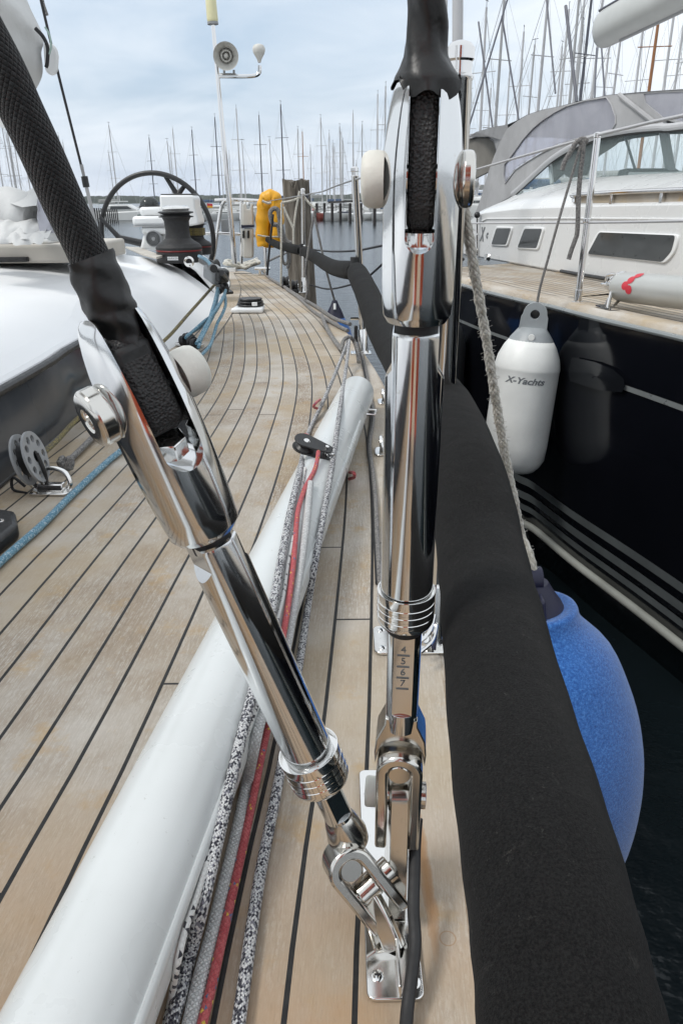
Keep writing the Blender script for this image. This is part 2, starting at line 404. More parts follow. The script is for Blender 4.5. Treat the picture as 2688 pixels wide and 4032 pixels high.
n.set(col=(.50,.505,.55),rough=.12,spec=.6); n.bump(n.noise(n.mapp(c,(1,1,.35)),3.5,4,dist=1.2),.02,.6)
n.l(n.ramp(n.noise(c,3,5,dist=.8),[(.35,.42),(.7,.66)]),mx.inputs[0]); n.l(tr.outputs[0],mx.inputs[1]); n.l(n.b.outputs[0],mx.inputs[2]); n.l(mx.outputs[0],n.out.inputs[0]); M['vinyl']=n.m
n=NT('windscreen_glass'); tr=n.n('ShaderNodeBsdfTransparent'); tr.inputs[0].default_value=(.93,.96,.96,1); mx=n.n('ShaderNodeMixShader')
n.set(col=(.5,.6,.6),rough=.03,spec=.7); mx.inputs[0].default_value=.12; n.l(tr.outputs[0],mx.inputs[1]); n.l(n.b.outputs[0],mx.inputs[2]); n.l(mx.outputs[0],n.out.inputs[0]); M['glass']=n.m
n=NT('smoked_dome'); tr=n.n('ShaderNodeBsdfTransparent'); tr.inputs[0].default_value=(.35,.37,.37,1); mx=n.n('ShaderNodeMixShader')
n.set(col=(.10,.11,.11),rough=.05); mx.inputs[0].default_value=.45; n.l(tr.outputs[0],mx.inputs[1]); n.l(n.b.outputs[0],mx.inputs[2]); n.l(mx.outputs[0],n.out.inputs[0]); M['dome']=n.m
M['cabinwin']=plain('cabin_window_glass',(.065,.07,.072),.08,var=.2,vs=3)
M['cream_gel']=plain('warm_white_gelcoat',(.68,.685,.68),.28,var=.035,vs=1.5,coat=.15)
M['vinylwhite']=plain('white_fender_vinyl',(.77,.775,.75),.42,var=.08,vs=8,bump=.0012,bs=16)
M['greyvinyl']=plain('grey_fender_vinyl',(.30,.32,.33),.4,var=.1,vs=20)
M['letter']=plain('grey_print',(.16,.17,.18),.5,var=.2,vs=80)
M['letterred']=plain('red_print',(.60,.03,.05),.45,var=.15,vs=30)
M['silver']=plain('silver_spar',(.55,.555,.53),.35,metal=.35,var=.08,vs=3)
M['alu']=plain('anodised_spar',(.42,.42,.42),.4,metal=.5,var=.1,vs=2)
M['aludark']=plain('dark_spar',(.10,.105,.13),.5,var=.15,vs=2)
M['alupale']=plain('pale_spar',(.50,.50,.51),.5,metal=.2,var=.08,vs=2)
M['woodspar']=plain('varnished_spar',(.34,.15,.055),.4,var=.2,vs=3)
M['anten']=plain('yellowed_antenna',(.72,.68,.42),.5,var=.06,vs=10)
M['hornwhite']=plain('horn_plastic',(.62,.61,.57),.45,var=.06,vs=10)
M['yellow']=plain('yellow_cover',(.78,.38,.012),.42,var=.18,vs=9,bump=.006,bs=7)
M['white']=plain('white_plastic',(.76,.77,.77),.35,var=.05,vs=5)
M['greyplastic']=plain('grey_plastic',(.30,.31,.32),.45,var=.1,vs=12)
M['beige']=plain('beige_moulding',(.50,.47,.42),.6,var=.12,vs=6)
n=NT('weathered_piling'); c=n.coord(); gr=n.noise(n.mapp(c,(9,9,.8)),2.2,7,.7); cr=n.noise(n.mapp(c,(7,7,.45)),1.6,5,.6)
n.set(col=n.mix(n.ramp(cr,[(.30,1.0),(.40,0.0)]),n.ramp(gr,[(.34,(.055,.045,.035)),(.5,(.14,.12,.095)),(.66,(.27,.24,.20))]),(.02,.017,.014)),rough=.9); n.bump(n.math('ADD',gr,cr),.03); M['piling']=n.m
M['darkpile']=plain('tarred_pile',(.030,.026,.026),.8,var=.4,vs=3)
n=NT('water'); c=n.geo()
a=n.noise(n.mapp(c,(1,1.5,1)),2.6,5,.62); b=n.noise(n.mapp(c,(1,1.3,1)),.55,4,.6)
dep=n.ramp(n.noise(c,.12,3),[(.3,(.006,.010,.012)),(.7,(.012,.018,.021))])
n.set(col=dep,rough=.16,ior=1.333,spec=.5); n.bump(n.math('ADD',a,n.math('MULTIPLY',b,1.6)),.022,1.0); M['water']=n.m
n=NT('wooded_shore'); c=n.geo(); t=n.noise(n.mapp(c,(1,1,2.2)),.045,7,.75)
n.set(col=n.ramp(t,[(.32,(.030,.040,.032)),(.55,(.050,.062,.048)),(.75,(.085,.098,.075))]),rough=1,spec=0); M['shore']=n.m
M['farwhite']=plain('far_hull_white',(.62,.63,.62),.35,var=.08,vs=.6)
M['fargreen']=plain('far_hull_green',(.03,.07,.05),.3,var=.08,vs=.6)
M['farred']=plain('far_hull_red',(.36,.09,.07),.4,var=.08,vs=.6)
M['farnavy']=plain('far_hull_navy',(.03,.04,.08),.3,var=.08,vs=.6)
M['farblue']=plain('blue_boom_cover',(.05,.09,.17),.8,var=.08,vs=.6)
M['fargrey']=plain('grey_boom_cover',(.30,.30,.29),.8,var=.08,vs=.6)
M['redtrim']=plain('red_trim',(.22,.02,.02),.4)
M['orange']=plain('orange_oilskin',(.62,.10,.035),.6,var=.15,vs=7,bump=.004,bs=9)
M['jacket']=plain('dark_jacket',(.035,.04,.05),.75,var=.15,vs=7,bump=.004,bs=9)
M['skin']=plain('skin',(.50,.31,.22),.5,var=.06)
M['boots']=plain('boots',(.04,.04,.045),.5)
M['hair']=plain('hair',(.09,.06,.04),.7)
# ================================================================== our yacht
Z5=Zm(700,650,.5102)
Dt=[(-8,-1.9),(-6,-.95),(-4,-.42),(-2,-.13),(-.5,-.03),(.34,.005),(.69,.029),(1.28,.057),(1.8,.062),(2.4,.044),(3.04,-.02),(3.77,-.122),(4.42,-.264),(4.87,-.36),(5.24,-.45),(5.89,-.615),(6.3,-.73)]
sp=smoothpath([(y,x,0) for y,x in Dt],8); Dt=[(p.x,p.y) for p in sp]
def dk(Y): return interp(Dt,Y)
PT=[(p.x,p.y) for p in smoothpath([(-7,.050,0),(.3,.0503,0),(.9,.0508,0),(1.5,.0492,0),(2.4,.0460,0),(4,.0455,0),(6.5,.0455,0)],10)]
def pit(Y): return interp(PT,Y)
CB=[(-8,-1.95),(-5,-1.0),(-2,-.76),(1.4,-.703),(2.08,-.718),(2.6,-.70),(3.1,-.65),(3.76,-.645),(4.42,-.68),(5.35,-.755),(5.92,-.85),(6.35,-.935)]
CB=[(p.x,p.y) for p in smoothpath([(a,b,0) for a,b in CB],8)]
def cb(Y): return interp(CB,Y)
CX=-1.85   # centreline
yacht=thing('sailing_yacht','teak decked sailing yacht with white coachroof the picture is taken aboard','sailing yacht',(CX,0,0))
Ys=[-7+.25*i for i in range(28)]+[.0+.1*i for i in range(63)]
ks=[-1.78,-1.0,-.5,0]+list(range(1,17))
rows=[];
for Y in Ys: rows.append([Vec((dk(Y)-k*pit(Y),Y,0)) for k in ks])
MB().grid(rows,lambda i,j:(ks[j],Ys[i])).build('deck_planking',M['teak'],yacht,fix=False)
# margin board along the coaming, proud of the swept planks
m1=[(2.0,-.665),(2.4,-.60),(2.75,-.555),(3.08,-.527),(3.76,-.545),(4.42,-.582),(5.26,-.671),(6.27,-.848)]
m1=smoothpath([(x,y,0) for y,x in m1],6)
rows=[]
for i,p in enumerate(m1):
    q=cb(p.y)+.0; w=max(.02,min(.10,p.x-q-.0))
    rows.append([Vec((p.x,p.y,.0015)),Vec((p.x-w*.5,p.y,.003)),Vec((p.x-w,p.y,.003)),Vec((q-.05,p.y,.003))])
uvx=[0,.5,1,2.0]
MB().grid(rows,lambda i,j:(uvx[j]+4,m1[i].y)).build('margin_board',M['teakm'],yacht,fix=False)
# stern cross board, toe edge, hull
MB().prism([(-.70,6.24),(-.93,6.27),(-.99,6.47),(-.80,6.44)],(0,0,0),(1,0,0),(0,1,0),(0,0,1),-.02,.003).build('stern_board',M['teake'],yacht)
e=[Vec((dk(Y)+1.78*pit(Y),Y,-.006)) for Y in Ys]
MB().tube([p+Vec((.0,0,0)) for p in e],.008,8,flat=.8).build('toe_edge',M['teake'],yacht)
def hullrow(Y,s=1):
    x=dk(Y)+1.78*pit(Y); c=CX
    f=lambda t:c+s*(t-c)
    return [Vec((f(x),Y,-.004)),Vec((f(x-.01),Y,-.25)),Vec((f(lerp(x,c,.03)),Y,-.6)),Vec((f(lerp(x,c,.09)),Y,-1.0)),Vec((f(lerp(x,c,.25)),Y,-1.3)),Vec((c,Y,-1.55))]
rows=[hullrow(Y) for Y in Ys]; rowsb=[hullrow(Y,-1) for Y in Ys]
hb=MB().grid(rows).grid(rowsb)
tr=hullrow(Ys[-1]); trb=hullrow(Ys[-1],-1); poly=tr+list(reversed(trb[:-1])); hb.add(poly,[tuple(range(len(poly)))])
hb.build('hull',M['ourhull'],yacht)
# port side deck
MB().grid([[Vec((2*CX-cb(Y)+.1,Y,-.002)),Vec((2*CX-dk(Y)-1.78*pit(Y),Y,-.002))] for Y in Ys],lambda i,j:(j*12+3,Ys[i])).build('port_deck',M['teakn'],yacht,fix=False)
# coachroof
near=[(0,0),(-.030,.171),(-.033,.181),(-.043,.189),(-.10,.203),(-.3,.236),(-.62,.275),(-.95,.302),(-1.2,.31)]
far=[(0,0),(-.05,.035),(-.13,.10),(-.22,.165),(-.33,.215),(-.45,.242),(-.65,.270),(-.95,.295),(-1.2,.302)]
Yc=[-3.2,-2,-1,0]+[.5+.15*i for i in range(28)]
def crow(Y,a,b):
    t=max(0,min(1,(Y-2.15)/.95)); t=t*t*(3-2*t); x0=cb(Y)
    return [Vec((x0+lerp(n_[0],f_[0],t),Y,lerp(n_[1],f_[1],t))) for n_,f_ in list(zip(near,far))[a:b]]
MB().grid([crow(Y,0,5) for Y in Yc]).build('coaming_side',M['gelgloss'],yacht,ang=24)
fr=Yc[0]
rows=[]
for Y in Yc:
    r=crow(Y,4,9); rows.append(r+[Vec((2*CX-p.x,p.y,p.z)) for p in reversed(r)])
rows=[[Vec((p.x,fr-.25,.05)) for p in rows[0]]]+rows
roof=MB().grid(rows); end=rows[-1]
roof.add(end+[Vec((p.x,p.y,-.3)) for p in reversed(end)],[tuple(range(2*len(end)))])
roof.build('coachroof',M['gelgloss'],yacht,ang=40)
# aft coaming ridge beside the cockpit, both sides
for s in (0,1):
    rows=[]
    for i in range(17):
        Y=4.55+i*.12; x0=cb(Y)
        prof=[(0,0),(-.05,.035),(-.10,.10),(-.15,.16),(-.21,.205),(-.28,.222),(-.38,.222),(-.40,.20),(-.40,-.3)]
        sc_=lerp(1,.55,max(0,(i-9)/7))
        rows.append([Vec(((x0+a if not s else 2*CX-x0-a),Y,b*sc_ if b>0 else b)) for a,b in prof])
    m=MB().grid(rows)
    for rr in (rows[-1],): m.add(rr+[Vec((rr[0].x,rr[0].y,-.3))],[tuple(range(len(rr)+1))])
    m.build('cockpit_coaming',M['nonskid'],yacht,ang=50)
MB().box((CX,5.5,-.27),(2.3,2.2,.04)).build('cockpit_sole',M['gel'],yacht)
MB().box((CX,6.42,-.12),(2.0,.12,.3)).build('transom',M['gel'],yacht)
# smoked side window, gasket
rows=[[Vec((cb(Y)+.004-.03*t,Y,.010+.148*t)) for t in (0,.5,1)] for Y in [-1.5,-1,-.5]+[0+.1*i for i in range(25)]]
MB().grid(rows).build('side_window',M['smoked'],yacht)
MB().tube([Vec((cb(Y)-.024,Y,.170)) for Y in [-1.5,-1,-.5]+[0+.1*i for i in range(25)]],.0105,10).build('window_gasket',M['black'],yacht)
MB().tube([Vec((cb(Y)+.004,Y,.006)) for Y in [-1.5,-1,-.5]+[0+.1*i for i in range(25)]],.004,8).build('window_gasket',M['black'],yacht)
# moulded step, sliding hatch garage and a deck hatch rim seen low on the roof
hg=MB().box((-1.93,3.62,.338),(1.75,.55,.075)).build('hatch_garage',M['beige'],yacht,bevel=.012)
MB().box((-1.98,3.62,.385),(1.45,.40,.02)).build('sliding_hatch',M['gel'],hg,bevel=.008)
MB().box((-2.05,3.335,.318),(1.45,.03,.02)).build('garage_lip',M['rubber'],hg,bevel=.004)
# boxes of coaming top: locker lid seen beyond the hose, at the end of the roof
lp=[G(Zm(350,700,.4146)(*p),.30) for p in [(165,612),(345,655),(355,700),(230,705)]]
MB().prismP([(p.x,p.y,.285) for p in lp],(0,0,.02)).build('step_moulding',M['gel'],yacht,bevel=.006)
rl=[G(Zm(350,700,.4146)(*p),.262) for p in [(350,660),(480,665),(700,745),(640,762),(500,725)]]
MB().prismP([(p.x,p.y,.255) for p in rl],(0,0,.012)).build('recess_panel',M['beige'],yacht,bevel=.003)
# ================================================================== turnbuckles
def unit(v): return v.normalized()
def turnbuckle(root,axA,axB,pdir,ys,r,names_scale=True):
    """axA lower pin centre, axB a point near the fork top; ys: display rows -> distance along axis; r: radii in metres"""
    a=unit(axB-axA); p=unit(pdir-a*pdir.dot(a)); q=a.cross(p)
    if q.y>0: q=-q            # q looks towards the camera
    Lg=(axB-axA).length
    def t_of(yd):
        lo,hi=-.6,1.6
        for _ in range(50):
            m=(lo+hi)/2
            if proj(axA+a*(m*Lg))[1]>yd*12/7: lo=m
            else: hi=m
        return (lo+hi)/2*Lg
    T={k:t_of(v) for k,v in ys.items()}
    P=lambda t,x=0,z=0: axA+a*t+p*x+q*z
    R=r['fork']; ft,fb=T['fork_top'],T['fork_bot']
    L=ft-fb
    # fork
    prof_old=[(fb,.60*R),(fb+.0008,.84*R),(fb+.0042,.955*R),(fb+.0052,.99*R),(fb+.0058,R),(fb+L*.30,R),(fb+L*.62,.995*R),(fb+L*.72,.975*R),(fb+L*.82,.92*R),(fb+L*.91,.83*R),(fb+L*.96,.76*R),(fb+L*.99,.66*R),(ft,.5*R)]
    prof=[(fb,.60*R),(fb+.0008,.85*R),(fb+.0042,.955*R),(fb+.0052,.975*R)]+[(fb+L*f_,R*k_) for f_,k_ in ((.12,1.01),(.2,1.04),(.3,1.07),(.4,1.09),(.55,1.10),(.64,1.09),(.72,1.05),(.80,.99),(.88,.91),(.94,.83),(.98,.73),(.995,.63),(1,.52))]
    fork=MB().lathe(axA,a,prof,72).build('fork',M['chrome'],root,ang=28)
    w=r['slot']; sb=T['slot_bot']
    cap=[(-w,ft-sb+.05),(-w,w*.95)]+[(-w*math.cos(math.pi*i/16),w*.95-w*math.sin(math.pi*i/16)) for i in range(1,16)]+[(w,w*.95),(w,ft-sb+.05)]
    cut=MB().prism(cap,P(sb),p,a,q,-.1,.1)
    # facets ground on the outer cheeks round the pin
    fl=[MB().prism([(R*s,fb-.02),(R*1.9*s,fb-.02),(R*1.9*s,fb+L*.655),(R*1.18*s,fb+L*.655),(R*s,fb+L*.635)],axA,p,a,q,-.1,.1) for s in(-1,1)]
    boolcut(fork,[cut]+fl)
    # pin with plastic nut cap on the left/right
    pt=T['pin']
    MB().lathe(P(pt,-R*.99),p,[(0,.2*R),(0,.42*R),(2*R*.98,.42*R),(2*R*.98,.2*R)],32).build('clevis_pin',M['chrome2'],root)
    hs=r['headside']; hr=r['head']
    hp=[(0,hr*.80),(.0015,hr),(r['headlen']*.75,hr),(r['headlen']*.93,hr*.93),(r['headlen'],hr*.80),(r['headlen'],hr*.36),(r['headlen']-.004,hr*.32)]
    MB().lathe(P(pt,hs*R*.985),p*hs,hp,6 if r.get('hex') else 40).build('pin_head',M['pinsteel'],root,ang=25,bevel=.0012)
    cr=r['cap']; cl=r['caplen']
    cp=[(0,cr*.96),(cl*.35,cr),(cl*.72,cr*.98),(cl*.9,cr*.90),(cl,cr*.76)]
    MB().lathe(P(pt,-hs*R*.985),-p*hs,cp,40).build('pin_cap',M['cream'],root,ang=40)
    # o-ring gap, tube with wrench flats
    tb,tt=T['tube_bot'],fb-.004; rt=r['tube']
    MB().lathe(axA,a,[(tt-.006,rt*.72),(fb+.002,rt*.72)],40).build('seal_ring',M['rubber'],root)
    tube=MB().lathe(axA,a,[(tb-.006,.5*rt),(tb-.006,.96*rt),(tb-.004,rt*.99),(tb,rt),(tt-.003,rt*.985),(tt-.001,.97*rt),(tt,.90*rt),(tt,.4*rt)],64).build('barrel',M['chrome'],root,ang=28)
    f0,f1=T['flat_bot'],tt+.02
    cuts=[]
    fd=r['flat']
    for s in(-1,1):
        mid=(f0+f1)/2
        poly=[(fd,f1),(rt*1.6,f1),(rt*1.6,f0-.004),(rt*.98,f0-.001),(fd,f0+.006)]
        cuts.append(MB().prism([(x*s,y) for x,y in poly],axA,p,a,q,-.1,.1))
    boolcut(tube,cuts)
    # lock ring with three grooves
    r0,r1=T['ring_bot'],T['ring_top']; rr=r['ring']; h=r1-r0
    pf=[(r0,rr*.62),(r0,rr*.93),(r0+.08*h,rr*.98)]
    for g in range(3):
        z=r0+h*(.14+.21*g); pf+= [(z,rr*.985),(z+.03*h,rr*.985),(z+.05*h,rr*1.0),(z+.155*h,rr*1.0),(z+.17*h,rr*.985)]
    pf+=[(r0+.80*h,rr),(r1-.01*h,rr*1.0),(r1,rr*1.0),(r1,rr*.965),(r1-.12*h,rr*.95)]
    MB().lathe(axA,a,pf,56,cap=False).lathe(axA,a,[(r1-.13*h,rt*.9),(r1-.12*h,rr*.96)],48,cap=False).build('lock_ring',M['chrome2'],root,ang=22)
    # black sleeve and threaded stud ground flat on its scale face
    s1=T['sleeve_bot']; rs=r['stud']
    MB().lathe(axA,a,[(s1,rs*1.04),(s1+.001,rs*1.09),(r0-.002,rs*1.25),(r0+.002,rs*1.5)],40).build('seal_sleeve',M['rubber'],root)
    s0=T['stud_bot']
    stud=MB().lathe(axA,a,[(s0-.012,rs*.9),(s0,rs),(r0,rs)],40).build('stud',M['chrome'],root)
    ql=-q if False else q
    fc=MB().box(P((s0+r0)/2+.004,0,rs*.80+.02),(rs*1.2*2,(r0-s0)-.006,.04),p,a,q)
    boolcut(stud,[fc])
    if names_scale:
        zf=rs*.80
        H4=(T['n7']-T['n4'])/3
        for i,c_ in enumerate('4567'):
            tt_=T['n4']+H4*i
            textmesh(c_,abs(H4)*.80,P(tt_,-rs*.02,zf+.0002),p if p.dot(CM@Vec((1,0,0)))>0 else -p,a,M['letter'],stud,'scale_number',.0002,0)
            MB().box(P(tt_+H4*.48,-rs*.02,zf+.0003),(rs*.75,.0009,.0006),p,a,q).build('scale_mark',M['letter'],stud)
    return a,p,q,P,T
def Ushape(R,w,leg,n=20,outer=True):
    """outline of an inverted U: outer radius R, inner radius R-w, legs down by leg"""
    o=[(-R,-leg)]+[(-R*math.cos(math.pi*i/n),R*math.sin(math.pi*i/n)) for i in range(n+1)]+[(R,-leg)]
    ri=R-w; inn=[(ri,-leg)]+[(ri*math.cos(math.pi*i/n),ri*math.sin(math.pi*i/n)) for i in range(n+1)]+[(-ri,-leg)]
    return o+inn
def jaw(root,P0,a,p,q,R,h,dep,rs):
    """lower end of the stud: swells into two prongs that straddle the toggle"""
    n=16
    pts=[(-rs,h),(-rs*1.02,h*.80),(-R*1.02,h*.35),(-R*1.10,-R*.1),(-R*1.06,-R*.75)]
    arc=[(-R*.98*math.cos(math.pi*i/n),R*.98*math.sin(math.pi*i/n)-R*.35) for i in range(n+1)]
    poly=pts+arc+[(-x,y) for x,y in reversed(pts)]
    return MB().prism(poly,P0,p,a,q,-dep,dep).build('jaw',M['pinsteel'],root,bevel=.0035)
fd=F*7/12
# ---- upright turnbuckle
A=V(D(916,1800),.455); B=V(D(968,420),.425)
tbr=thing('rigging_turnbuckle','upright polished steel turnbuckle with numbers 4 to 7 engraved on its stud','turnbuckle',tuple(G(D(905,2150),.003)))
def rad(px,yd,ax0,ax1):
    # half width in display px -> metres at that row of the axis
    a=unit(ax1-ax0); lo,hi=-.5,1.5
    for _ in range(50):
        m=(lo+hi)/2
        if proj(ax0.lerp(ax1,m))[1]>yd*12/7: lo=m
        else: hi=m
    return px/fd*depth(ax0.lerp(ax1,lo))
rR={'fork':rad(84,520,A,B),'slot':rad(33,500,A,B),'head':rad(61,420,A,B),'headlen':rad(34,420,A,B),'cap':rad(62,420,A,B),'caplen':rad(52,420,A,B),'tube':rad(66,1000,A,B),'flat':rad(52,800,A,B),'ring':rad(66,1380,A,B),'stud':rad(38,1540,A,B),'headside':1}
print('radii',rR)
aR,pR,qR,PR,TR=turnbuckle(tbr,A,B,Vec((1,-.11,0)),{'fork_top':172,'slot_bot':570,'fork_bot':740,'pin':412,'tube_bot':1352,'flat_bot':862,'ring_top':1352,'ring_bot':1424,'sleeve_bot':1446,'stud_bot':1640,'n4':1474,'n7':1550},rR)
# lower joint
tj=TR['stud_bot']; 
def t_row(A,a,yd):
    lo,hi=-.5,1.2
    for _ in range(50):
        m=(lo+hi)/2
        if proj(A+a*m)[1]>yd*12/7: lo=m
        else: hi=m
    return lo
tU=t_row(A,aR,1738); RU=rad(50,1740,A,B)
jaw(tbr,A+aR*t_row(A,aR,1712)-qR*RU*.35,aR,pR,qR,RU*1.06,tj-t_row(A,aR,1712)+.001,RU*.80,rR['stud'])
tgr=MB().prism(Ushape(RU*1.04,RU*.54,(tU-t_row(A,aR,1905))),A+aR*tU,pR,aR,qR,-RU*.35,RU*1.20).build('toggle',M['pinsteel'],tbr,bevel=.0022)
tP=t_row(A,aR,1822)
MB().lathe(A+aR*tU-qR*.02+aR*(-.002),qR,[(0,.3*RU),(0,.50*RU),(.02+RU*1.02,.50*RU),(.02+RU*1.05,.46*RU),(.02+RU*1.05,.2*RU)],32).build('toggle_pin',M['pinsteel'],tbr)
MB().lathe(A+aR*tP-pR*RU*1.04,pR,[(0,.2*RU),(0,.40*RU),(RU*2.06,.40*RU),(RU*2.06,.62*RU),(RU*2.30,.62*RU),(RU*2.32,.55*RU),(RU*2.32,.2*RU)],32).build('lower_pin',M['pinsteel'],tbr)
MB().lathe(A+aR*tP-pR*RU*1.0,-pR,[(0,.70*RU),(RU*.5,.71*RU),(RU*.58,.64*RU)],32).build('pin_cap',M['cream'],tbr,bevel=.001)
# ---- leaning turnbuckle
A2=CC(D(792,1905),.585); B2=CC(D(262,760),.402)
tbl=thing('rigging_turnbuckle','leaning polished steel turnbuckle crossing in front of the white pole','turnbuckle',tuple(G(D(900,2200),.003)))
rL={'fork':rad(91,1000,A2,B2),'slot':rad(58,1000,A2,B2)*.82,'head':rad(68,900,A2,B2),'headlen':rad(50,900,A2,B2),'cap':rad(60,900,A2,B2),'caplen':rad(66,900,A2,B2),'tube':rad(62,1450,A2,B2),'flat':rad(47,1250,A2,B2),'ring':rad(71,1740,A2,B2),'stud':rad(33,1840,A2,B2),'headside':-1}
print('radii L',rL)
pL=Vec((.72,.60,.42))
aL,pL,qL,PL,TL=turnbuckle(tbl,A2,B2,pL,{'fork_top':716,'slot_bot':1062,'fork_bot':1222,'pin':905,'tube_bot':1722,'flat_bot':1300,'ring_top':1722,'ring_bot':1788,'sleeve_bot':1800,'stud_bot':1880},rL,False)
RL=rad(49,1930,A2,B2)
# lower joint of the leaning one: jaw, toggle bent towards the lug
J=A2+aL*t_row(A2,aL,1925)
tJ=t_row(A2,aL,1925); sB=TL['stud_bot']; rs_=rL['stud']; dJ=sB-tJ
MB().lathe(A2,aL,[(tJ-.010,RL*.50),(tJ-.008,RL*.72),(tJ-.003,RL*.90),(tJ+dJ*.25,RL*.95),(tJ+dJ*.55,RL*.86),(tJ+dJ*.85,rs_*1.22),(sB+.003,rs_*1.03),(sB+.006,rs_*.9)],40).build('jaw',M['pinsteel'],tbl,ang=50)
Ptop=CC(D(798,1985),depth(J)*.985); Pbot=CC(D(880,2085),depth(J)*1.0)
a3=unit(Ptop-Pbot); p3=unit(pL-a3*pL.dot(a3)); p3=unit(Vec((.95,.30,.05))-a3*Vec((.95,.30,.05)).dot(a3)); q3=a3.cross(p3)
if q3.y>0:q3=-q3
lt=(Ptop-Pbot).length
MB().prism(Ushape(RL*1.06,RL*.54,lt+.006),Ptop,p3,a3,q3,-RL*.75,RL*.80).build('toggle',M['pinsteel'],tbl,bevel=.0022)
MB().lathe(Ptop-q3*.022,q3,[(0,.3*RL),(0,.52*RL),(.022+RL*.62,.52*RL),(.022+RL*.65,.48*RL),(.022+RL*.65,.2*RL)],32).build('toggle_pin',M['pinsteel'],tbl)
pc=Ptop.lerp(Pbot,.55)
MB().lathe(pc-p3*RL*1.04,p3,[(0,.2*RL),(0,.40*RL),(RL*2.06,.40*RL),(RL*2.06,.60*RL),(RL*2.45,.60*RL),(RL*2.5,.52*RL),(RL*2.5,.28*RL),(RL*2.40,.26*RL)],32).build('lower_pin',M['pinsteel'],tbl)
# ---- chainplate with its two lugs
cp=thing('chainplate','mirror polished chainplate screwed to the teak below both turnbuckles','chainplate',tuple(G(D(905,2200),0)))
c0=G(D(842,2288),0);c1=G(D(976,2312),0)
y0=min(c0.y,c1.y)+.003; xl=c0.x-.0; xr=c1.x
def rrect(x0,y0,x1,y1,r,n=5):
    o=[]
    for cx,cy,a0 in((x1-r,y1-r,0),(x0+r,y1-r,90),(x0+r,y0+r,180),(x1-r,y0+r,270)):
        for i in range(n+1): a=R_(a0+90*i/n); o.append((cx+r*math.cos(a),cy+r*math.sin(a)))
    return o
MB().prism(rrect(xl,y0,xr,y0+.235,.006),(0,0,0),(1,0,0),(0,1,0),(0,0,1),.0005,.0042).build('base_plate',M['chrome2'],cp,bevel=.0008)
xc=G(D(915,2200),0).x
for (x,y) in ((xl+.0085,G(D(850,2250),0).y),(xr-.0065,G(D(968,2265),0).y),(xl+.0085,y0+.2),(xr-.0085,y0+.2)):
    s_=MB().lathe((x,y,.0040),(0,0,1),[(0,.0046),(.0009,.0046),(.0013,.0038)],24).build('screw',M['chrome2'],cp)
    MB().box((x,y,.0052),(.0046,.0011,.0006)).box((x,y,.0053),(.0011,.0046,.0006)).build('screw_slot',M['black'],s_)
# upright lug
lp0=PR(tP); 
up=unit(Vec((lp0.x-xc,0,lp0.z)))
top=lp0; 
base=Vec((top.x-.002,top.y-.005,.004)); hh=(top-base).length; ua=unit(top-base); yv=Vec((0,1,0))
r_=RU*.62
def lug(top,base,wb,th,name='lug'):
    ua=unit(top-base); xx=Vec((1,0,0)); tv=unit(xx-ua*xx.dot(ua)); fv=ua.cross(tv)
    h=(top-base).length; r=RU*.80; n=12
    arc=[(r*math.cos(math.pi*i/n),h+r*math.sin(math.pi*i/n)) for i in range(n+1)]
    poly=[(wb,0)]+arc+[(-wb,0)]
    m=MB().prism(poly,base,fv,ua,tv,-th,th)
    # boss round the pin
    for s in(-1,1): m.lathe(top+tv*s*th*.99,tv*s,[(0,r*.98),(th*.18,r*.95),(th*.18,.3*r)],24)
    return m.build(name,M['pinsteel'],cp,bevel=.0018)
lug(top,base,.030,RU*.42)
lb_=G(D(905,2180),.004); lt_=pc.copy()
rows=[]
la=unit(lt_-lb_)
for i in range(15):
    t=i/14; c_=lb_.lerp(lt_,t)+Vec((0,0,.004))*math.sin(math.pi*t)
    tw=R_(lerp(24,38,t)); vd_=unit(CAM-c_); x1=unit(la.cross(vd_)); y1=la.cross(x1)
    if y1.z<0:y1=-y1
    x2=x1*math.cos(tw)+y1*math.sin(tw); y2=-x1*math.sin(tw)+y1*math.cos(tw)
    hw_=lerp(.0085,.0062,t); th_=lerp(.0045,.0050,t)
    rows.append([c_+x2*a*hw_+y2*b*th_ for a,b in((-1,-.7),(-.8,-1),(.8,-1),(1,-.7),(1,.7),(.8,1),(-.8,1),(-1,.7))])
lm_=MB().grid(rows,closeu=True); lm_.add(rows[-1],[tuple(range(8))]); 
lm_.lathe(lt_-p3*.0085,p3,[(0,.004),(0,.0096),(.001,.0104),(.016,.0104),(.017,.0096),(.017,.004)],28)
lm_.build('lug',M['pinsteel'],cp,bevel=.0008)
MB().box((xc-.0015,y0+.022,.010),(.003,.042,.012)).build('weld_rib',M['chrome2'],cp,bevel=.001)
# ---- rigging above the forks
# upright: flat rubber eye in the slot, black sleeve
we=rR['slot']*.94
sh1=thing('shroud','black sleeved shroud rising from the upright turnbuckle','shroud',tuple(PR(TR['pin'])))

eye=[PR(TR['slot_bot']+.0035+.001),PR(lerp(TR['slot_bot'],TR['fork_top'],.5)),PR(TR['fork_top']+.004)]
nn=12
ew=rR['fork']*.80
L1=TR['fork_top']-TR['slot_bot']-.001; b1=TR['slot_bot']
poly=[(-ew*.52,L1),(-ew*.8,L1-.022),(-ew,L1-.045)]+[(-ew*math.cos(math.pi*i/nn),.018+.004-ew*.9*math.sin(math.pi*i/nn)+.0) for i in range(nn+1)]+[(ew,L1-.045),(ew*.8,L1-.022),(ew*.52,L1)]
MB().prism(poly,PR(b1+.001),qR,aR,pR,-we,we).build('rubber_eye',M['pebble'],sh1,bevel=.003)
SR=[V(D(*c),.42) for c in ((973,250),(975,170))]
toppt=V(D(988,-160),.415); aS=unit(toppt-PR(TR['fork_top']))
cuffc=[PR(TR['fork_top']-.012),PR(TR['fork_top']+.0),PR(TR['fork_top']+.012),PR(TR['fork_top']+.03)]
rc=rad(44,60,A,B)
ring=[]
base_=PR(TR['fork_top']-.0035)
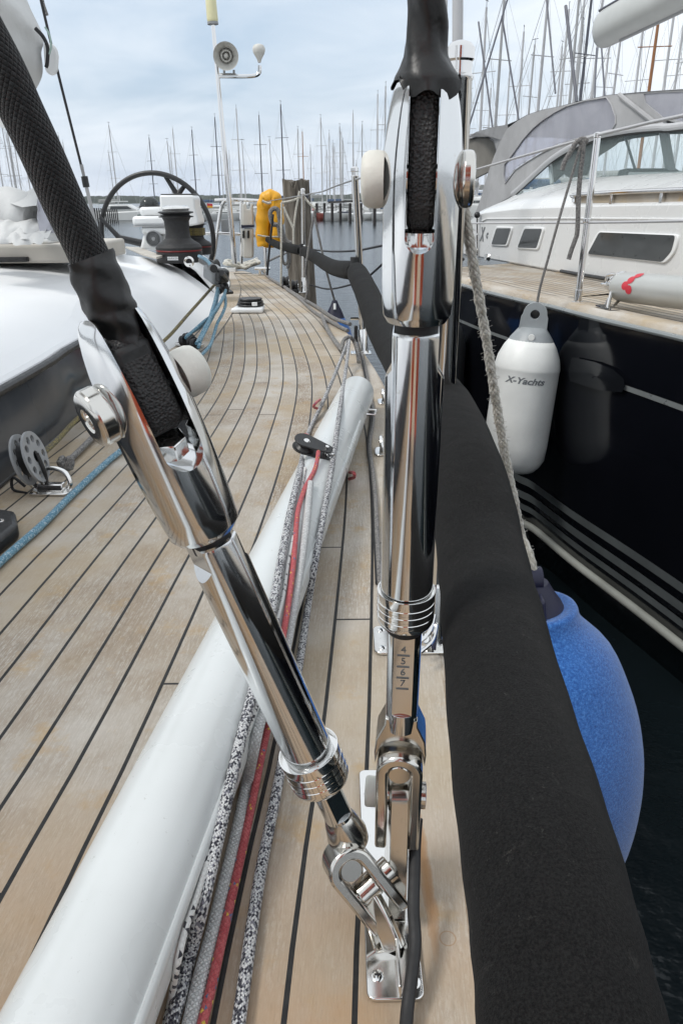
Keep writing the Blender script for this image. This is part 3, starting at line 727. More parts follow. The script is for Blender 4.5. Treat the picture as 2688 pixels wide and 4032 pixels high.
prof=[(0,rR['fork']*.86),(.003,rR['fork']*.82),(.007,rR['fork']*.68),(.012,rc*1.14),(.020,rc*1.03),(.04,rc*1.0),(.075,rc*1.02),(.10,rc*.97),(.13,rc*1.0),(.17,rc*.98),(.25,rc)]
rows=[]
u0=unit(Vec((1,0,0))-aS*aS.x); w0=aS.cross(u0)
for k in range(64):
    t=(k/63)**1.7*.26; r=interp(prof,t); row=[]
    for j in range(48):
        an=2*math.pi*j/48
        fold=math.sin(an*3+t*60)*math.sin(t*150+an*2)*.0011+math.sin(t*230+math.cos(an)*2.2)*.0008
        low=0
        if k<3: low=-(.006*max(0,math.sin(an*1.5+.6))+.003*math.sin(an*5))
        row.append(base_+aS*(t+low)+(u0*math.cos(an)+w0*math.sin(an))*(r+fold+(.0015*math.sin(an*7) if k<3 else 0)))
    rows.append(row)
MB().grid(rows,closeu=True).build('tape_cuff',M['tape'],sh1,ang=60)
e0=base_+aS*.2
MB().tube([e0,e0+aS*2.5,e0+aS*9],[rc*.93]*3,20).build('cover_sleeve',M['braidblack'],sh1)
# leaning: braided cover, shrink collar, rubber eye
sh2=thing('shroud','black braided shroud leaning over the white coachroof to the top left','shroud',tuple(PL(TL['pin'])))
zc=lambda yd: depth(A2.lerp(B2,(1905-yd)/(1905-760.)))  # rough
def onL(x,y,f=1.0):
    # depth of the stay axis at this row
    t=t_row(A2,aL,y); return CC(D(x,y),depth(A2+aL*t)*f)
cov=[onL(-215,-260),onL(-95,-30),onL(2,150),onL(48,250),onL(95,350),onL(148,470),onL(192,560),onL(214,610)]
cs=smoothpath(cov,6); rb=rad(50,430,A2,B2)
ext=cs[0]+(cs[0]-cs[1]).normalized()*3
MB().tube([ext]+cs,[rb*.97]*(len(cs)+1),28).build('cover_sleeve',M['braidblack'],sh2,fix=False)
col=smoothpath([onL(205,590),onL(222,630),onL(246,690),onL(262,725),onL(283,765),onL(303,805),onL(322,845)],5)
rcx=[rb*1.13,rb*1.20,rb*1.24,rb*1.20,rb*1.0,rb*.93,rb*.90]
nc=len(col); rows=[]
qq=qL; 
for i,c_ in enumerate(col):
    t=i/(nc-1)*6; r=interp(list(enumerate(rcx)),t)
    rowp=[]
    fx=1-.30*max(0,(t-2.7)/2.3); fq=1+.12*max(0,(t-2.7)/2.3)
    for j in range(36):
        an=2*math.pi*j/36; wob=.0006*math.sin(an*3+i*.9)+.0005*math.sin(an*5-i*.5)
        rowp.append(c_+pL*(math.cos(an)*(r*fx+wob))+qL*(math.sin(an)*(r*fq+wob)))
    rows.append(rowp)
rows.insert(0,[r_0+(cs[-1]-r_0)*.25 for r_0 in rows[0]])
MB().grid(rows,closeu=True).build('shrink_collar',M['tape'],sh2,ang=60)
we2=rL['slot']*.94; ew2=rL['fork']*.82
topE=onL(300,800)
ea=TL['slot_bot']+.0005; L2=TL['fork_top']-TL['slot_bot']-.014
poly=[(-ew2*.62,L2),(-ew2*.9,L2-.02),(-ew2,L2-.04)]+[(-ew2*math.cos(math.pi*i/nn),.030-ew2*.55*math.sin(math.pi*i/nn)) for i in range(nn+1)]+[(ew2,L2-.04),(ew2*.9,L2-.02),(ew2*.62,L2)]
eo=MB().prism(poly,PL(ea)-qL*.0+Vec((0,0,0)),qL,aL,pL,-we2,we2).build('rubber_eye',M['pebble'],sh2,bevel=.004)
MB().prism([(-ew2*.80,0),(ew2*.80,0),(ew2*.80,.030),(-ew2*.70,.030)],PL(ea+L2-.034),qL,aL,pL,-we2*1.05,we2*1.05).build('strap_wrap',M['tape'],sh2,bevel=.004)
# nut visible in the bottom of the slot
MB().lathe(PL(TL['slot_bot']+.0165,0,rL['fork']*.30),-qL*0+unit(aL+qL*.4),[(-.010,.008),(-.010,.0105),(.001,.0105),(.0015,.0085),(.0015,.0035)],6).build('nut',M['chrome2'],tbl,bevel=.0006)
MB().lathe(PR(TR['slot_bot']+.0045,0,0),aR,[(-.003,.010),(.004,.010),(.006,.007)],24).build('nut',M['chrome2'],tbr)
# ================================================================== white pole and what lies on it
pr=.0475
pn=G(D(188,2330),pr+.003); pf=G(D(820,900),pr+.003)
pd=unit(pf-pn); pn0=pn-pd*1.1
pole=thing('spinnaker_pole','long white round pole lying on the teak, its rounded end pointing aft','pole',tuple(pn))
Lp=(pf-pn0).length
MB().lathe(pn0,pd,[(0,pr*.6),(0,pr),(Lp-.02,pr),(Lp-.012,pr*.985),(Lp-.004,pr*.90),(Lp,pr*.74),(Lp+.0005,0.001)],72).build('tube',M['polewhite'],pole,ang=40)
# shallow raised track along the right flank
sd=unit(pd.cross(Vec((0,0,1)))) 
tk=MB(); 
for an in (18,):
    o_=(sd*math.cos(R_(an))+Vec((0,0,1))*math.sin(R_(an)))
    tk.tube([pn0+o_*pr,pn0+pd*(Lp-.35)+o_*pr],.0055,10,flat=.55,up=o_)
tk.build('track',M['polewhite'],pole)
MB().tube([pf-pd*.23+sd*pr*.9+Vec((0,0,t)) for t in(0,.0)]+[pf-pd*.23+sd*(pr+.02),pf-pd*.19+sd*(pr+.022),pf-pd*.185+sd*pr*.9],.003,8).build('padeye',M['chrome2'],pole)
def onpole(px,off):
    r=ray(px).normalized(); R=pr+off
    d=r-pd*r.dot(pd); m=(CAM-pn)-pd*(CAM-pn).dot(pd)
    a=d.dot(d);b=2*d.dot(m);c=m.dot(m)-R*R;q=b*b-4*a*c
    if q>0:
        t=(-b-math.sqrt(q))/(2*a); P=CAM+r*t
        s=(P-pn).dot(pd)
        if s<(pf-pn).length-.005: return P
    P=G(px,off+.001)
    return P
def rope(name,pts,r,mat,label,cat='rope',group=None,k=6,n=12,single_=True):
    return single(MB().tube(smoothpath(pts,k),r,n),name,mat,label,cat,group,fix=False)
P_=lambda l,off:[onpole(D(*p),off) for p in l]
kn=V(D(803,772),2.72)
def air(a,b,n=3,sag=.0):
    return [a.lerp(b,i/(n+1))-Vec((0,0,sag*math.sin(math.pi*i/(n+1)))) for i in range(1,n+1)]
l1=P_([(706,1000),(690,1075),(668,1170),(648,1275),(630,1375),(604,1490),(578,1600),(547,1725),(518,1850),(490,1970),(463,2085),(437,2190),(412,2290),(385,2380)],.0055)
rope('rope',[kn]+air(kn,l1[0],3,.01)+l1,.0056,M['fleck'],'black and white flecked rope lying along the top of the white pole')
l2=P_([(779,950),(764,1060),(752,1130),(738,1210),(722,1300),(708,1385),(697,1460),(688,1520),(668,1640),(645,1765),(622,1885),(601,1990),(580,2120),(562,2250),(545,2370)],.0055)
rope('rope',[kn]+air(kn,l2[0],2,.01)+l2,.0052,M['fleck'],'black and white flecked rope running off the pole onto the teak beside the red rope')
l3=P_([(733,1042),(724,1075),(701,1120),(686,1165),(681,1200),(673,1300),(660,1400),(645,1490),(628,1600),(613,1680),(600,1740),(578,1850),(555,1960),(530,2070),(505,2180),(480,2290),(458,2375)],.0050)
l3[0]=l3[0]+Vec((0,0,.012))
rope('rope',l3,.0040,M['redrope'],'red rope with yellow and blue flecks coming out of the black block')
l4=P_([(712,1110),(706,1180),(695,1270),(682,1350),(670,1420),(655,1500),(635,1580),(600,1650),(583,1720),(567,1800),(549,1890),(530,1970),(508,2060),(483,2160),(458,2255),(432,2370)],.0045)
rope('rope',l4,.0058,M['whiterope'],'white braided rope squeezed between the flecked rope and the red rope')
l5=P_([(700,1075),(690,1140),(674,1225),(660,1300),(650,1370),(630,1450),(595,1600),(540,1760),(500,1900),(455,2050),(425,2140),(407,2220),(392,2300),(375,2375)],.003)
rope('cord',l5,.0025,M['cord'],'thin white cord with dark ticks beside the flecked rope on the pole','cord')
# block on the pole
bc=onpole(D(717,1027),.018)
bk=thing('pulley_block','black plastic pulley block with red rope on top of the white pole','pulley block',tuple(bc))
ex=unit(CM@Vec((.93,-.36,0))); ez=unit(Vec((.10,-.25,1))-ex*Vec((.10,-.25,1)).dot(ex)); ey=ez.cross(ex)
tear=[( -.020+ -.017*math.cos(R_(t)),.017*math.sin(R_(t))) for t in range(-90,91,15)]
tear=[(-.013-.0165*math.cos(R_(t)),.0165*math.sin(R_(t))) for t in range(-100,101,14)]+[(.024,.010),(.030,.007),(.030,-.007),(.024,-.010)]
tear=[(x*1.25,y*1.25) for x,y in tear]
for s in(-1,1):
    pl=MB().prism(tear,bc,ex,ey,ez,s*.0085-.0015,s*.0085+.0015).build('cheek',M['black'],bk,bevel=.0008)
    MB().lathe(bc-ex*.013+ez*s*.0100,ez*s,[(0,.0062),(.001,.0050),(.0014,.003)],20).build('hub',M['chrome2'],pl)
MB().lathe(bc-ex*.013-ez*.0065,ez,[(0,.0185),(.0015,.0175),(.0065,.012),(.0115,.0175),(.013,.0185)],32).build('sheave',M['black'],bk)
MB().lathe(bc+ex*.026-ez*.012,ez,[(0,.0035),(.026,.0035)],14).build('bolt',M['chrome2'],bk)
MB().tube(smoothpath([bc+ex*.034+ez*.004,bc+ex*.042,bc+ex*.036-ez*.010,bc+ex*.030-ez*.004],5),.0022,8).build('shackle',M['chrome2'],bk)
rope('cord',smoothpath([onpole(D(697,1012),.006),onpole(D(700,998),.016),onpole(D(711,1005),.012),onpole(D(716,1018),.010)],4),.0034,M['redrope'],'short red lashing behind the black block on the pole','cord')
sx=G(D(724,932),.05)
rope('cord',[onpole(D(735,918),.006),G(D(726,925),.075),G(D(720,934),.06),G(D(728,938),.05)],.0034,M['redrope'],'small red loop with a clear whipping left of the pole end','cord')
rope('cord',[onpole(D(803,1085),.003),G(D(812,1086),.045),G(D(813,1096),.03),onpole(D(802,1100),.003)],.0034,M['redrope'],'small red loop sticking out right of the white pole','cord')
# ================================================================== guard rails
def stanchion(base,top,label,foot=.05,gate=False):
    t=thing('stanchion',label,'stanchion',tuple(base),'guard rail stanchions on the near yacht')
    ax=unit(top-base);L=(top-base).length
    MB().lathe(base+ax*.03,ax,[(0,.0125),(L-.035,.0125),(L-.033,.0136),(L-.030,.0136),(L-.028,.0118),(L-.018,.0118),(L-.016,.0136),(L-.006,.0136),(L-.002,.010),(L,.004)],28).build('post',M['rail'],t,ang=30)
    MB().lathe(base+ax*.004,ax,[(0,.019),(.004,.0175),(.010,.0160),(.085,.0160),(.088,.0145),(.088,.012)],28).build('socket',M['chrome2'],t,ang=30)
    MB().lathe(base+ax*(L*.47),ax,[(0,.0135),(.002,.0145),(.012,.0145),(.014,.0135)],24).build('eye_ring',M['rail'],t)
    b=MB().prism(rrect(base.x-foot,base.y-.030,base.x+.028,base.y+.036,.010),(0,0,base.z),(1,0,0),(0,1,0),(0,0,1),.0008,.0050).build('foot_plate',M['chrome2'],t,bevel=.0012)
    for dx,dy in((-foot+.011,-.019),(-foot+.011,.024),(.017,-.020),(.018,.025)):
        s_=MB().lathe(base+Vec((dx,dy,.0048)),(0,0,1),[(0,.0052),(.001,.0050),(.0014,.0042)],20).build('screw',M['chrome2'],b)
        MB().lathe(base+Vec((dx,dy,.0062)),(0,0,1),[(0,.0014),(.0003,.0013)],8).build('screw_recess',M['black'],s_)
    return t
sN=G((1702,2530),0); tN=V((1808,300),sN.y)
stN=stanchion(sN,tN,'nearest stanchion, bare steel post right behind the upright turnbuckle',.078)
# brace loops with blue strap on the near foot
for a_,b_ in (((1000,1395),(958,1480)),((1004,1420),(964,1500))):
    p0=V(D(*a_),sN.y-.005);p1=G(D(*b_),.03)
    MB().tube(smoothpath([p0,p0.lerp(p1,.5)+Vec((.004,-.006,-.004)),p1],5),.0028,8).build('brace_loop',M['rail'],stN)
bs=MB().prismP([V(D(1005,1440),sN.y-.02),V(D(994,1452),sN.y-.02),G(D(990,1490),.012),G(D(1001,1496),.012)],(.0,.006,0)).build('blue_strap',M['navyvinyl'],stN,bevel=.001)
MB().lathe(G(D(972,1478),.012)+Vec((0,0,.006)),unit(Vec((0,-1,.6))),[(0,.008),(.004,.008),(.006,.005)],20).build('bolt',M['chrome2'],stN)
sM=G((1432,1392),0); tM=V((1397,692),sM.y); stM=stanchion(sM,tM,'middle stanchion beyond the tip of the white pole, with a sleeve joint half way up')
sF=G((1196,1152),0); tF=V((1192,762),sF.y); stF=stanchion(sF,tF,'farthest stanchion in front of the wooden pile',.04)
# gate brace wires & dark fitting at middle foot
MB().box(sM+Vec((-.030,-.0,.075)),(.014,.02,.06)).build('block_mount',M['black'],stM,bevel=.003)
MB().tube([sM+Vec((-.05,0,.13)),sM+Vec((.02,0,.13))],.005,8).build('cross_bar',M['rail'],stM)
# pulpit end positions
YS=6.15
pe1=V(Z5(660,285),YS-.1)
upN=Vec((tN.x+.02,-.6,tN.z+.01))
rp='guard_wire'
rope('guard_wire',[tN-Vec((0,0,.012))]+air(tN-Vec((0,0,.012)),tM-Vec((0,0,.012)),3,.02)+[tM-Vec((0,0,.012))]+air(tM,tF,3,.02)+[tF-Vec((0,0,.01)),pe1],.0033,M['wire'],'upper bare guard wire along the deck edge of the near yacht','guard wire',n=8)
# padded lower guard wire
pc_=[(V((1052,941),5.9),.024),(V((1095,965),5.5),.029),(V((1185,985),sF.y),.029),(V((1235,1003),4.35),.032),(V((1305,1052),3.6),.034),(V((1392,1066),sM.y+.05),.033)]
pa=[p for p,_ in pc_]; 
def pad(name,pts,rr,label,crease=None,grp='black foam padding on the lower guard wire'):
    sp_=smoothpath(pts,10); m=len(sp_); rs_=[]
    for i in range(m):
        t=i/(m-1); r=interp(rr,t); r*=1-.35*math.exp(-t*60)-.35*math.exp(-(1-t)*60); 
        r*=1+.008*math.sin(i*1.3)+.01*math.sin(i*.37+1)
        if crease: r*=1+.022*math.exp(-((t-crease)/.012)**2)-.015*math.exp(-((t-crease+.02)/.008)**2)
        r=r; rs_.append(r)
    return single(MB().tube(sp_,rs_,40),name,M['pad'],label,'rail padding',grp,fix=False,ang=60)
pad('rail_padding',[V((1052,941),5.9),V((1095,965),5.5),V((1182,986),sF.y+.02)],[(0,.022),(1,.030)],'farthest length of black rail padding, ending at the yellow lifebuoy')
pad('rail_padding',[V((1196,988),sF.y),V((1240,1012),4.35),V((1310,1052),3.6),V((1390,1066),sM.y+.03)],[(0,.031),(1,.036)],'sagging middle length of black rail padding between two stanchions')
nJ=V((1768,1620),sN.y-.0)
a0_=V((1401,1066),sM.y-.01)
pad('rail_padding',[a0_,V((1442,1150),2.35),V((1500,1290),1.85),V((1585,1430),1.4),nJ+Vec((0,.02,0))],[(0,.037),(1,.036)],'length of black rail padding passing behind the upright turnbuckle')
pad('rail_padding',[nJ+Vec((-.005,.055,.008)),V((1835,1860),.675),CC(D(1108,1300),.615),CC(D(1164,1620),.452),CC(D(1246,2010),.345),CC(D(1309,2352),.296),CC(D(1362,2700),.266),CC(D(1420,3300),.235)],[(0,.034),(.2,.037),(1,.037)],'nearest and largest length of black rail padding filling the right foreground',crease=.34)
for st,z0,pt in ((stM,0,V((1397,1052),sM.y)),(stF,0,V((1189,984),sF.y))):
    MB().tube([pt+Vec((0,0,.035)),pt-Vec((0,0,.035))],.017,12).build('black_tie',M['rubber'],st)
# ================================================================== cables and gear on the near deck
rope('cable',[G(D(957,1880),.075),G(D(953,1940),.058),G(D(951,2010),.047),G(D(949,2090),.036),G(D(953,2165),.027),G(D(944,2250),.020),G(D(934,2330),.012),G(D(928,2440),.010)],.0048,M['rubber'],'black rubber cable running over the chainplate','cable',n=16)
cz=lambda l,z:[G(D(*p),z) for p in l]
rope('bungee_cord',cz([(822,775),(838,840),(850,905),(858,955),(849,1020),(856,1085),(862,1150),(866,1240),(872,1340)],.006),.0042,M['greyrope'],'thin dark cord wandering along the deck right of the pole','cord')
rope('bungee_cord',cz([(820,775),(833,840),(845,900),(852,955),(844,1022),(851,1085),(857,1150),(861,1240),(866,1340)],.005),.0030,M['blackline'],'black line lying against the thin dark cord right of the pole','cord')
for (px,l) in (((872,925),'small steel padeye on the deck edge beside the pole end'),((866,1040),'bronze tinted padeye on the deck edge behind the upright turnbuckle')):
    b0=G(D(*px),0)+Vec((.012,0,0)); t=thing('deck_padeye',l,'padeye',tuple(b0))
    MB().prism(rrect(b0.x-.018,b0.y-.03,b0.x+.018,b0.y+.03,.012),(0,0,0),(1,0,0),(0,1,0),(0,0,1),.001,.005).build('base',M['chrome2'],t,bevel=.001)
    MB().tube(smoothpath([b0+Vec((0,-.02,.004)),b0+Vec((-.003,-.016,.028)),b0+Vec((-.004,0,.036)),b0+Vec((-.003,.016,.028)),b0+Vec((0,.02,.004))],5),.0052,10).build('loop',M['chrome2'],t)
# blue line across the left deck
rope('rope',cz([(-60,1350),(0,1292),(55,1243),(100,1203),(150,1152),(200,1104),(250,1058),(285,1028),(340,965),(400,890),(432,835)],.009),.0068,M['bluerope'],'pale blue rope lying straight across the teak at the left')
# olive line from clutch to the ratchet block
zo=[( (858,1107),.20),((800,1172),.165),((735,1245),.135),((668,1321),.105),((560,1420),.07),((450,1530),.045),((369,1602),.035),((300,1655),.03),((225,1735),.035),((165,1790),.05)]
rope('rope',[G(p,z) for p,z in zo],.0062,M['oliverope'],'olive and yellow rope led forward from the clutch to the grey ratchet block')
rope('rope',[G(D(10,1012),.035),G(D(35,1032),.045),G(D(62,1052),.06),G(D(90,1062),.062)]and[G(D(-60,990),.035),G(D(-20,1003),.035),G(D(20,1022),.045),G(D(60,1045),.05),G(D(84,1060),.045)],.0068,M['oliverope'],'olive rope end leaving the ratchet block at the left edge')
rope('rope',cz([(238,982),(215,1003),(190,1028),(165,1052),(150,1066)],.012),.0068,M['greyrope'],'short grey rope knotted to the shackle of the ratchet block')
kn2=MB()
kc=G(D(152,1066),.022)
for a_ in range(3):
    kn2.tube([kc+Vec((.013*math.cos(t)*(1-.2*a_),.010*math.sin(t),.008*math.sin(t*2+a_)+.003*a_)) for t in [2*math.pi*i/14 for i in range(14)]],.0062,8,closed=True)
single(kn2,'rope_knot',M['greyrope'],'grey rope knot beside the perforated block','knot',fix=False)
# ratchet block
rc_=G(D(72,1068),.06)
rb_=thing('ratchet_block','grey perforated ratchet block standing on its shackle at the left','pulley block',tuple(rc_))
dx_=unit(Vec((.97,.05,.24)))   # wheel axle
u_=unit(Vec((0,0,1))-dx_*dx_.z); w_=dx_.cross(u_)
def disc(c,ax,u,w,R,th,holes,mat,name,par):
    n=40; poly=[(R*math.cos(2*math.pi*i/n),R*math.sin(2*math.pi*i/n)) for i in range(n)]
    o=MB().prism(poly,c,u,w,ax,-th,th).build(name,mat,par)
    cs_=[]
    for i in range(holes):
        a=2*math.pi*i/holes+.2; cc_=c+u*math.cos(a)*R*.70+w*math.sin(a)*R*.70
        cs_.append(MB().prism([(R*.15*math.cos(2*math.pi*k/14),R*.15*math.sin(2*math.pi*k/14)) for k in range(14)],cc_,u,w,ax,-.02,.02))
    cs_.append(MB().prism([(R*.24*math.cos(2*math.pi*k/14),R*.24*math.sin(2*math.pi*k/14)) for k in range(14)],c,u,w,ax,-.02,.02))
    return boolcut(o,cs_)
wc=rc_+Vec((.0,0,.014))
disc(wc+dx_*.012,dx_,u_,w_,.052,.0024,10,M['greyplastic'],'side_plate',rb_)
disc(wc-dx_*.012,dx_,u_,w_,.052,.0024,10,M['greyplastic'],'side_plate',rb_)
MB().lathe(wc-dx_*.010,dx_,[(0,.036),(.005,.027),(.010,.024),(.015,.027),(.020,.036)],30,cap=False).build('sheave',M['black'],rb_)
for s in(-1,1):
    MB().tube(smoothpath([wc+dx_*s*.017+u_*.006,wc+dx_*s*.018-u_*.03+w_*.004,wc+dx_*s*.010-u_*.062],5),.0042,8).build('strap',M['black'],rb_)
pe_=G(D(118,1133),0)
pt_=thing('deck_padeye','bright cast padeye with a steel shackle below the ratchet block','padeye',tuple(pe_))
e1=unit(G(D(150,1133),0)-G(D(85,1133),0)); e2=Vec((0,0,1)).cross(e1)
MB().prism(rrect(-.040,-.018,.040,.018,.010),pe_,e1,e2,(0,0,1),.001,.006).build('base',M['chrome2'],pt_,bevel=.0015)
MB().prism([(-.012,.006),(.012,.006),(.009,.020),(-.009,.020)],pe_-e1*.026+e2*.006,e2,(0,0,1),e1,0,.052).build('bridge',M['chrome2'],pt_,bevel=.002)
MB().lathe(pe_+Vec((0,0,.0058))-e2*.011,(0,0,1),[(0,.006),(.001,.005)],18).build('screw',M['chrome2'],pt_)
sb_=pe_+e2*.006
MB().tube(smoothpath([sb_-e1*.036+Vec((0,0,.012)),sb_-e1*.040+Vec((0,0,.024)),sb_-e1*.028+e2*.008+Vec((0,0,.040)),sb_+e2*.014+Vec((0,0,.046)),sb_+e1*.028+e2*.008+Vec((0,0,.040)),sb_+e1*.040+Vec((0,0,.022)),sb_+e1*.034+Vec((0,0,.010))],6),.0052,12).build('shackle',M['chrome2'],pt_)
MB().tube(smoothpath([rc_-Vec((.02,0,.045)),rc_-Vec((.045,-.01,.03)),rc_-Vec((.050,-.01,.055)),rc_-Vec((.02,0,.06))],5),.0030,8).build('split_ring',M['blackline'],rb_)
# black jammer box at the left edge
jb=[G(D(*p),0) for p in ((52,1222),(40,1212),(-60,1185),(-60,1290),(0,1262))]
jt=thing('deck_organiser','black plastic deck fitting cut off by the left edge','deck fitting',tuple(jb[0]))
MB().prismP([Vec((p.x,p.y,.001)) for p in (G(D(48,1240),0),G(D(42,1207),0),G(D(-70,1190),0),G(D(-70,1320),0),G(D(-5,1285),0))],(0,0,.030)).build('body',M['black'],jt,bevel=.008)
MB().lathe(G(D(0,1196),.031),(0,0,1),[(0,.0075),(.0015,.007),(.002,.004)],20).build('screw',M['chrome2'],jt)
MB().lathe(G(D(0,1196),.0335),(0,0,1),[(0,.003),(.0003,.003)],16).build('screw_recess',M['black'],jt)
# deck vent
vb=[G(Z5(*p),0) for p in ((440,1160),(640,1178),(642,1110),(470,1080))]
vt=thing('deck_vent','low white deck ventilator with a black cowl on the side deck','ventilator',tuple((vb[0]+vb[2])/2))
vc=(vb[0]+vb[1]+vb[2]+vb[3])/4
wv=(vb[1]-vb[0]).length
MB().prism([(-.5*wv,-.085),(.5*wv,-.085),(.47*wv,.085),(-.38*wv,.085)],Vec((vc.x,vc.y,0)),(1,0,0),(0,1,0),(0,0,1),.001,.028).build('base',M['gel'],vt,bevel=.010)
for i,(zz,ss) in enumerate(((.030,1),(.045,.94),(.058,.86))):
    MB().prism([(.42*wv*ss*math.cos(2*math.pi*k/28)*(1.0),.07*ss*math.sin(2*math.pi*k/28)) for k in range(28)],Vec((vc.x+.012,vc.y+.01,0)),(1,0,0),(0,1,0),(0,0,1),zz,zz+.010).build('cowl_ring',M['black'],vt,bevel=.003)
MB().box(Vec((vc.x+.04,vc.y-.058,.045)),(.028,.012,.018)).build('latch',M['white'],vt,bevel=.002)
# ================================================================== ropes, clutches and winches by the cockpit
Z65=Zm(650,1000,.2232)
def zc_(p,z0=.02,z1=.19):   # height of the coaming at this picture row
    y=p[1]; return interp([(1100,z1),(1200,.13),(1280,.075),(1340,.035),(1420,z0)],y)
bl=[[(930,540),(905,750),(880,900),(800,1100),(600,1300),(430,1410),(330,1490)],[(960,560),(925,760),(890,950),(850,1090),(740,1300),(650,1480),(590,1640)],[(1070,640),(1030,760),(930,930),(830,1080),(700,1300),(610,1480),(555,1580)],[(1058,740),(1066,900),(1010,1060),(920,1230),(860,1430),(790,1620),(640,1790)],[(1030,750),(960,900),(860,1060),(700,1180),(520,1340),(360,1480)],[(930,600),(870,860),(810,1060),(760,1250),(690,1400),(600,1560)]]
for i,l in enumerate(bl):
    pts=[]
    for p in l:
        q=Z65(*p); pts.append(G(q,zc_(q)+.012+.006*(i%3)))
    rope('rope',pts,.0062,M['bluerope'],['leftmost pale blue rope falling from the clutch','second pale blue rope of the bundle below the clutch','middle pale blue rope of the bundle','outermost pale blue rope, reaching farthest down the teak','pale blue rope crossing over the bundle','pale blue rope under the crossing one in the bundle'][i],group='blue ropes hanging from the clutch')
og=thing('rope_organiser','cluster of black sheaves at the foot of the blue ropes','deck fitting',tuple(G(Z65(440,1560),.03)))
for i,(x,y) in enumerate(((345,1545),(400,1500),(455,1520),(490,1560),(540,1600))):
    c_=G(Z65(x,y),.040); MB().lathe(c_-Vec((.010,-.004,0)),unit(Vec((.8,-.5,.25))),[(0,.020),(.003,.022),(.008,.016),(.013,.016),(.018,.022),(.021,.020)],24).build('sheave',M['black'],og,ang=25)
MB().box(G(Z65(430,1600),.012),(.12,.04,.012),unit(Vec((.8,-.45,0))),unit(Vec((.45,.8,0)))).build('base_plate',M['chrome2'],og,bevel=.003)
# two clutch banks on the coaming
def at65(x,y,z): return G(Z65(x,y),z)
ck=thing('rope_clutch','dark grey rope clutch on a black track below the large winch','rope clutch',tuple(at65(900,380,.20)))
A_=at65(770,400,.20);B_=at65(1150,690,.14)
dd=unit(B_-A_); nn_=unit(dd.cross(Vec((0,0,1)))); up_=nn_.cross(dd)
if up_.z<0: up_=-up_
MB().box(A_.lerp(B_,.5),((B_-A_).length,.035,.012),dd,nn_,up_).build('track',M['black'],ck,bevel=.002)
MB().box(at65(880,360,.245),(.10,.07,.060),dd,nn_,up_).build('body',M['greyplastic'],ck,bevel=.012)
MB().box(at65(1010,380,.245),(.045,.05,.055),dd,nn_,up_).build('cheek',M['black'],ck,bevel=.01)
MB().tube([at65(1000,330,.27),at65(1085,425,.235)],.011,10).build('lever',M['black'],ck)
MB().lathe(at65(1010,600,.19)-nn_*.02,nn_,[(0,.024),(.004,.026),(.02,.019),(.036,.026),(.040,.024)],24).build('sheave',M['black'],ck,ang=25)
MB().lathe(at65(860,205,.27)-nn_*.02,nn_,[(0,.026),(.004,.028),(.02,.020),(.036,.028),(.040,.026)],24).build('sheave',M['black'],ck,ang=25)
MB().tube(smoothpath([at65(640,110,.27),at65(760,180,.275),at65(860,260,.285)],6),.016,10).build('lever',M['black'],ck)
rope('rope',[at65(600,40,.30),at65(680,75,.305),at65(760,135,.30),at65(830,240,.285)],.0075,M['bluerope'],'pale blue rope led from the winch into the clutch',group='blue ropes hanging from the clutch')
Zw=Zm(350,700,.4146)
def winch(base,h,label,rope_=None):
    t=thing('winch',label,'winch',tuple(base),'cockpit winches'); s=h/.30; B=Vec(base)
    MB().lathe(B,(0,0,1),[(0,.118*s),(.004*s,.125*s),(.055*s,.125*s),(.058*s,.120*s)],48).build('base',M['black'],t)
    MB().lathe(B+Vec((0,0,.058*s)),(0,0,1),[(0,.122*s),(.005*s,.124*s),(.008*s,.122*s)],48).build('red_band',M['redtrim'],t)
    MB().lathe(B+Vec((0,0,.066*s)),(0,0,1),[(0,.124*s),(.012*s,.125*s),(.030*s,.112*s),(.045*s,.085*s),(.058*s,.070*s),(.072*s,.066*s),(.10*s,.064*s),(.12*s,.066*s),(.145*s,.067*s),(.160*s,.075*s),(.166*s,.080*s)],56).build('drum',M['rubber'],t,ang=25)
    MB().lathe(B+Vec((0,0,.228*s)),(0,0,1),[(0,.070*s),(.002*s,.092*s),(.007*s,.094*s),(.011*s,.075*s),(.018*s,.072*s),(.024*s,.094*s),(.030*s,.094*s),(.033*s,.08*s),(.036*s,.06*s)],56).build('self_tailing_jaw',M['black'],t,ang=25)
    MB().lathe(B+Vec((0,0,.262*s)),(0,0,1),[(0,.070*s),(.012*s,.074*s),(.022*s,.070*s),(.027*s,.055*s),(.027*s,.018*s),(.020*s,.016*s)],48).build('top_cap',M['chrome2'],t,ang=25)
    return t
wp=G(Zw(868,800),.222); wh=117/fd*depth(wp)/math.cos(PIT)*.98
w1=winch(wp,wh,'large black primary winch with a polished top in front of the steering wheel')
MB().prism([(-.030,-.009),(.030,-.009),(.030,.009),(-.030,.009)],wp+Vec((-.012,-.1265*wh/.30-.001,.028)),(1,0,0),(0,0,1),(0,-1,0),0,.0015).build('name_plate',M['white'],w1)
textmesh('HARKEN',.016,wp+Vec((-.012,-.1265*wh/.30-.003,.028)),(1,0,0),(0,0,1),M['letter'],w1,'lettering',.0003)
w2p=G(Zw(1040,745),.22)+Vec((0,.25,0)); w2p=V(Zw(1030,760),wp.y+.75); w2p=Vec((w2p.x,w2p.y,.215))
w2=winch(w2p,.24,'smaller winch with yellow rope turns half hidden behind the large one')
for k_ in range(4):
    r_=.060; z_=w2p.z+.125+.011*k_
    o=MB().tube([Vec((w2p.x+r_*math.cos(a),w2p.y+r_*math.sin(a),z_)) for a in [2*math.pi*i/24 for i in range(24)]],.0065,8,closed=True)
    if k_==0: turns=o
    else: turns.add(o.v,o.f,o.uv)
single(turns,'rope_turns',M['oliverope'],'olive rope wound round the smaller winch','rope',fix=False)
ey_=G(Zw(955,835),.225)
